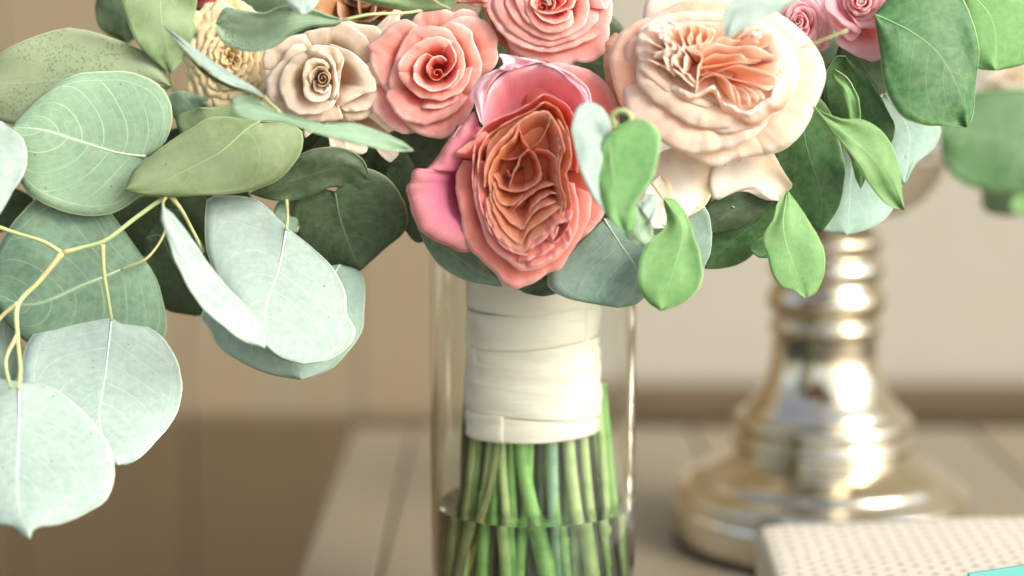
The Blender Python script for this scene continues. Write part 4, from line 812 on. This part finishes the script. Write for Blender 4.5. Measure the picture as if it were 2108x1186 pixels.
# scalloped cream rim and frills
pp(D_((640, 700), (750, 740), (845, 765), (880, 750), (985, 695), (1030, 770), (1060, 830), (1150, 860), (1210, 905), (1290, 890), (1370, 830), (1440, 790), (1490, 690), (1520, 600)), .001, 'ruffle', prof=[(0, .0), (-.04, -.0003), (-.12, .0008), (-.22, .004), (-.28, .009), (-.2, .015)], cc=(1480, 120), ns=81, ruf=.0009, rf=14)
pp(D_((1500, 640), (1560, 540), (1590, 430), (1560, 330), (1490, 240), (1380, 190), (1260, 190)), .002, 'ruffle', prof=OUT, ns=51)
for e, z, m_ in [
  (((590, 300), (600, 240), (700, 215), (780, 190), (860, 185), (940, 225), (1000, 250), (960, 330)), .0025, 'salmon'),
  (((690, 230), (720, 300), (745, 380), (800, 375), (850, 350), (940, 340), (990, 280)), .0015, 'salmon'),
  (((780, 190), (800, 250), (770, 320), (790, 370)), .001, 'salmon'), (((860, 200), (880, 260), (840, 320), (860, 345)), .0005, 'salmon'),
  (((930, 230), (950, 290), (900, 350), (830, 380)), .0012, 'salmon'),
  (((870, 440), (900, 400), (1000, 352), (1100, 370), (1180, 385), (1270, 370), (1350, 385), (1450, 440), (1560, 465)), .002, 'salmon'),
  (((960, 360), (1050, 300), (1180, 330), (1280, 318), (1400, 345), (1500, 320)), .004, 'salmon'),
  (((1180, 290), (1240, 250), (1330, 225), (1440, 240), (1492, 300), (1450, 365), (1350, 385)), .002, 'salmon'),
  (((1250, 300), (1300, 262), (1370, 265), (1380, 300), (1320, 330)), .0, 'salmon'),
  (((1280, 290), (1310, 250), (1350, 290)), -.001, 'ruffle'),
  (((860, 545), (960, 535), (1080, 520), (1200, 500), (1320, 510), (1400, 490), (1500, 470), (1570, 450)), .001, 'salmon'),
  (((900, 480), (1000, 440), (1100, 450), (1200, 440), (1260, 480), (1380, 490)), .0018, 'salmon'),
  (((1040, 580), (1120, 550), (1190, 530), (1320, 560), (1450, 600), (1512, 640), (1495, 720)), -.0005, 'salmon'),
  (((860, 625), (960, 590), (1060, 615), (1180, 655), (1320, 680), (1430, 735), (1490, 700)), .0000, 'salmon'),
  (((850, 700), (900, 640), (990, 610), (1080, 640), (1130, 700), (1150, 790), (1170, 850)), -.0008, 'salmon'),
  (((1060, 640), (1130, 690), (1190, 760), (1200, 830), (1210, 890)), .001, 'salmon'),
  (((1150, 700), (1230, 730), (1280, 790), (1280, 880)), .0005, 'salmon'), (((1200, 690), (1290, 730), (1350, 790), (1340, 850)), .0008, 'salmon'), (((1270, 690), (1370, 740), (1400, 800), (1380, 840)), .001, 'salmon'),
  (((1380, 700), (1460, 650), (1530, 560), (1560, 480)), .002, 'salmon'),
  (((840, 770), (850, 650), (860, 540), (895, 460), (870, 420), (800, 400), (755, 385)), -.0018, 'ruffle'),
  (((730, 590), (745, 500), (755, 430), (720, 400), (740, 360)), -.001, 'ruffle'),
  (((630, 540), (645, 470), (700, 420), (690, 360), (650, 330)), -.001, 'ruffle'),
  (((560, 470), (600, 400), (650, 380), (640, 330), (590, 330), (580, 270)), -.0015, 'ruffle'),
  (((480, 460), (540, 420), (600, 390), (580, 340), (540, 300), (560, 250), (620, 240)), -.001, 'ruffle'),
  (((400, 390), (470, 420), (550, 430), (590, 500), (600, 560)), -.0005, 'ruffle'),
  (((430, 300), (480, 350), (540, 370), (560, 400)), .0, 'ruffle'), (((440, 480), (520, 520), (600, 560), (660, 620)), .001, 'ruffle'),
  (((400, 260), (460, 240), (520, 250), (560, 220), (640, 200)), .001, 'ruffle'), (((690, 620), (760, 600), (800, 640), (850, 700)), -.0005, 'ruffle'),
  (((640, 560), (700, 600), (760, 660), (840, 720)), -.001, 'ruffle'), (((650, 430), (670, 520), (720, 570), (740, 600)), .0, 'ruffle'),
]:
    pp(D_(*e), z*.8, m_, prof=BROAD if m_ == 'salmon' else FOLD, cc=(1450, 150), ruf=.0007 if m_ == 'ruffle' else .0003, rf=10 if m_ == 'ruffle' else 8, tuck=.002, squeeze=.02, ns=41, nt=11)
pp(D_((420, 400), (600, 200), (1000, 180), (1400, 200), (1600, 450), (1500, 750), (1200, 900), (800, 750), (500, 600)), .0065, 'salmon', prof=[(0, 0), (.3, .001), (.6, .002), (1, .003)], cc=D_((950, 500))[0])
# (guard petals below)
sheet(s, (1400, 300), [(1350, 320), (1335, 370), (1370, 420), (1395, 440)], (1416, 448), [(1450, 320), (1470, 350), (1470, 390), (1455, 420)], F+.0, 'cream', (0, -.3))
sheet(s, (1360, 360), [(1330, 390), (1330, 420), (1340, 468)], (1372, 469), [(1380, 380), (1385, 420), (1374, 440)], F-.006, 'cream', (0, -.4))
sheet(s, (1520, 310), [(1475, 330), (1462, 375), (1467, 410), (1471, 414), (1498, 402), (1528, 393), (1576, 411)], (1603, 413), [(1592, 316), (1597, 324), (1612, 350), (1629, 377), (1632, 383), (1614, 402)], F+.002, 'cream', (.1, -.2))
sheet(s, (1500, 380), [(1470, 390), (1462, 415)], (1512, 427), [(1526, 385), (1528, 400)], F+.01, 'cream', (0, -.2))
# ------------------------------------------------ small candy pink spray roses
s = rose('spray_rose', 1645, 45, F, 'small candy pink spray rose of tight round petals behind the peach rose')
c = (1648, 45); dR = F+.0
auto_rose(s, 1655, 50, 62, 78, F+.008, 'candy', 17, 12, core=(-12, -6), rc=.14, point=.02)
heart(s, 1643, 44, 10, F+.006, 'candy')
s = rose('spray_rose', 1765, 40, F, 'candy pink spray rose with broad lower petals beside the large green leaf')
c = (1760, 20); dR = F-.004
for e, z in [(((1715, 60), (1722, 90), (1760, 115), (1795, 127), (1822, 118), (1835, 95), (1828, 60), (1826, 20)), .014), (((1700, 30), (1715, 60), (1750, 85), (1775, 70)), .010), (((1690, -20), (1700, 20), (1730, 50), (1770, 72), (1775, 60)), .006), (((1740, 20), (1770, 58), (1810, 55), (1828, 20), (1830, -20)), .008)]:
    petal(s, list(e), c, z, ROLL, 'candy', dR)
auto_rose(s, 1772, 0, 55, 60, F-.002, 'candy', 13, 22, core=(0, 0), rc=.16, point=.03, low=.012)

# ------------------------------------------------ bloom of the arrangement behind, far right
s = rose('distant_bloom', 2085, 150, F+.24, 'out-of-focus pale peach bloom at the right edge behind the green leaves', 'flower')
auto_rose(s, 2085, 160, 75, 50, F+.24, 'cream', 9, 31)
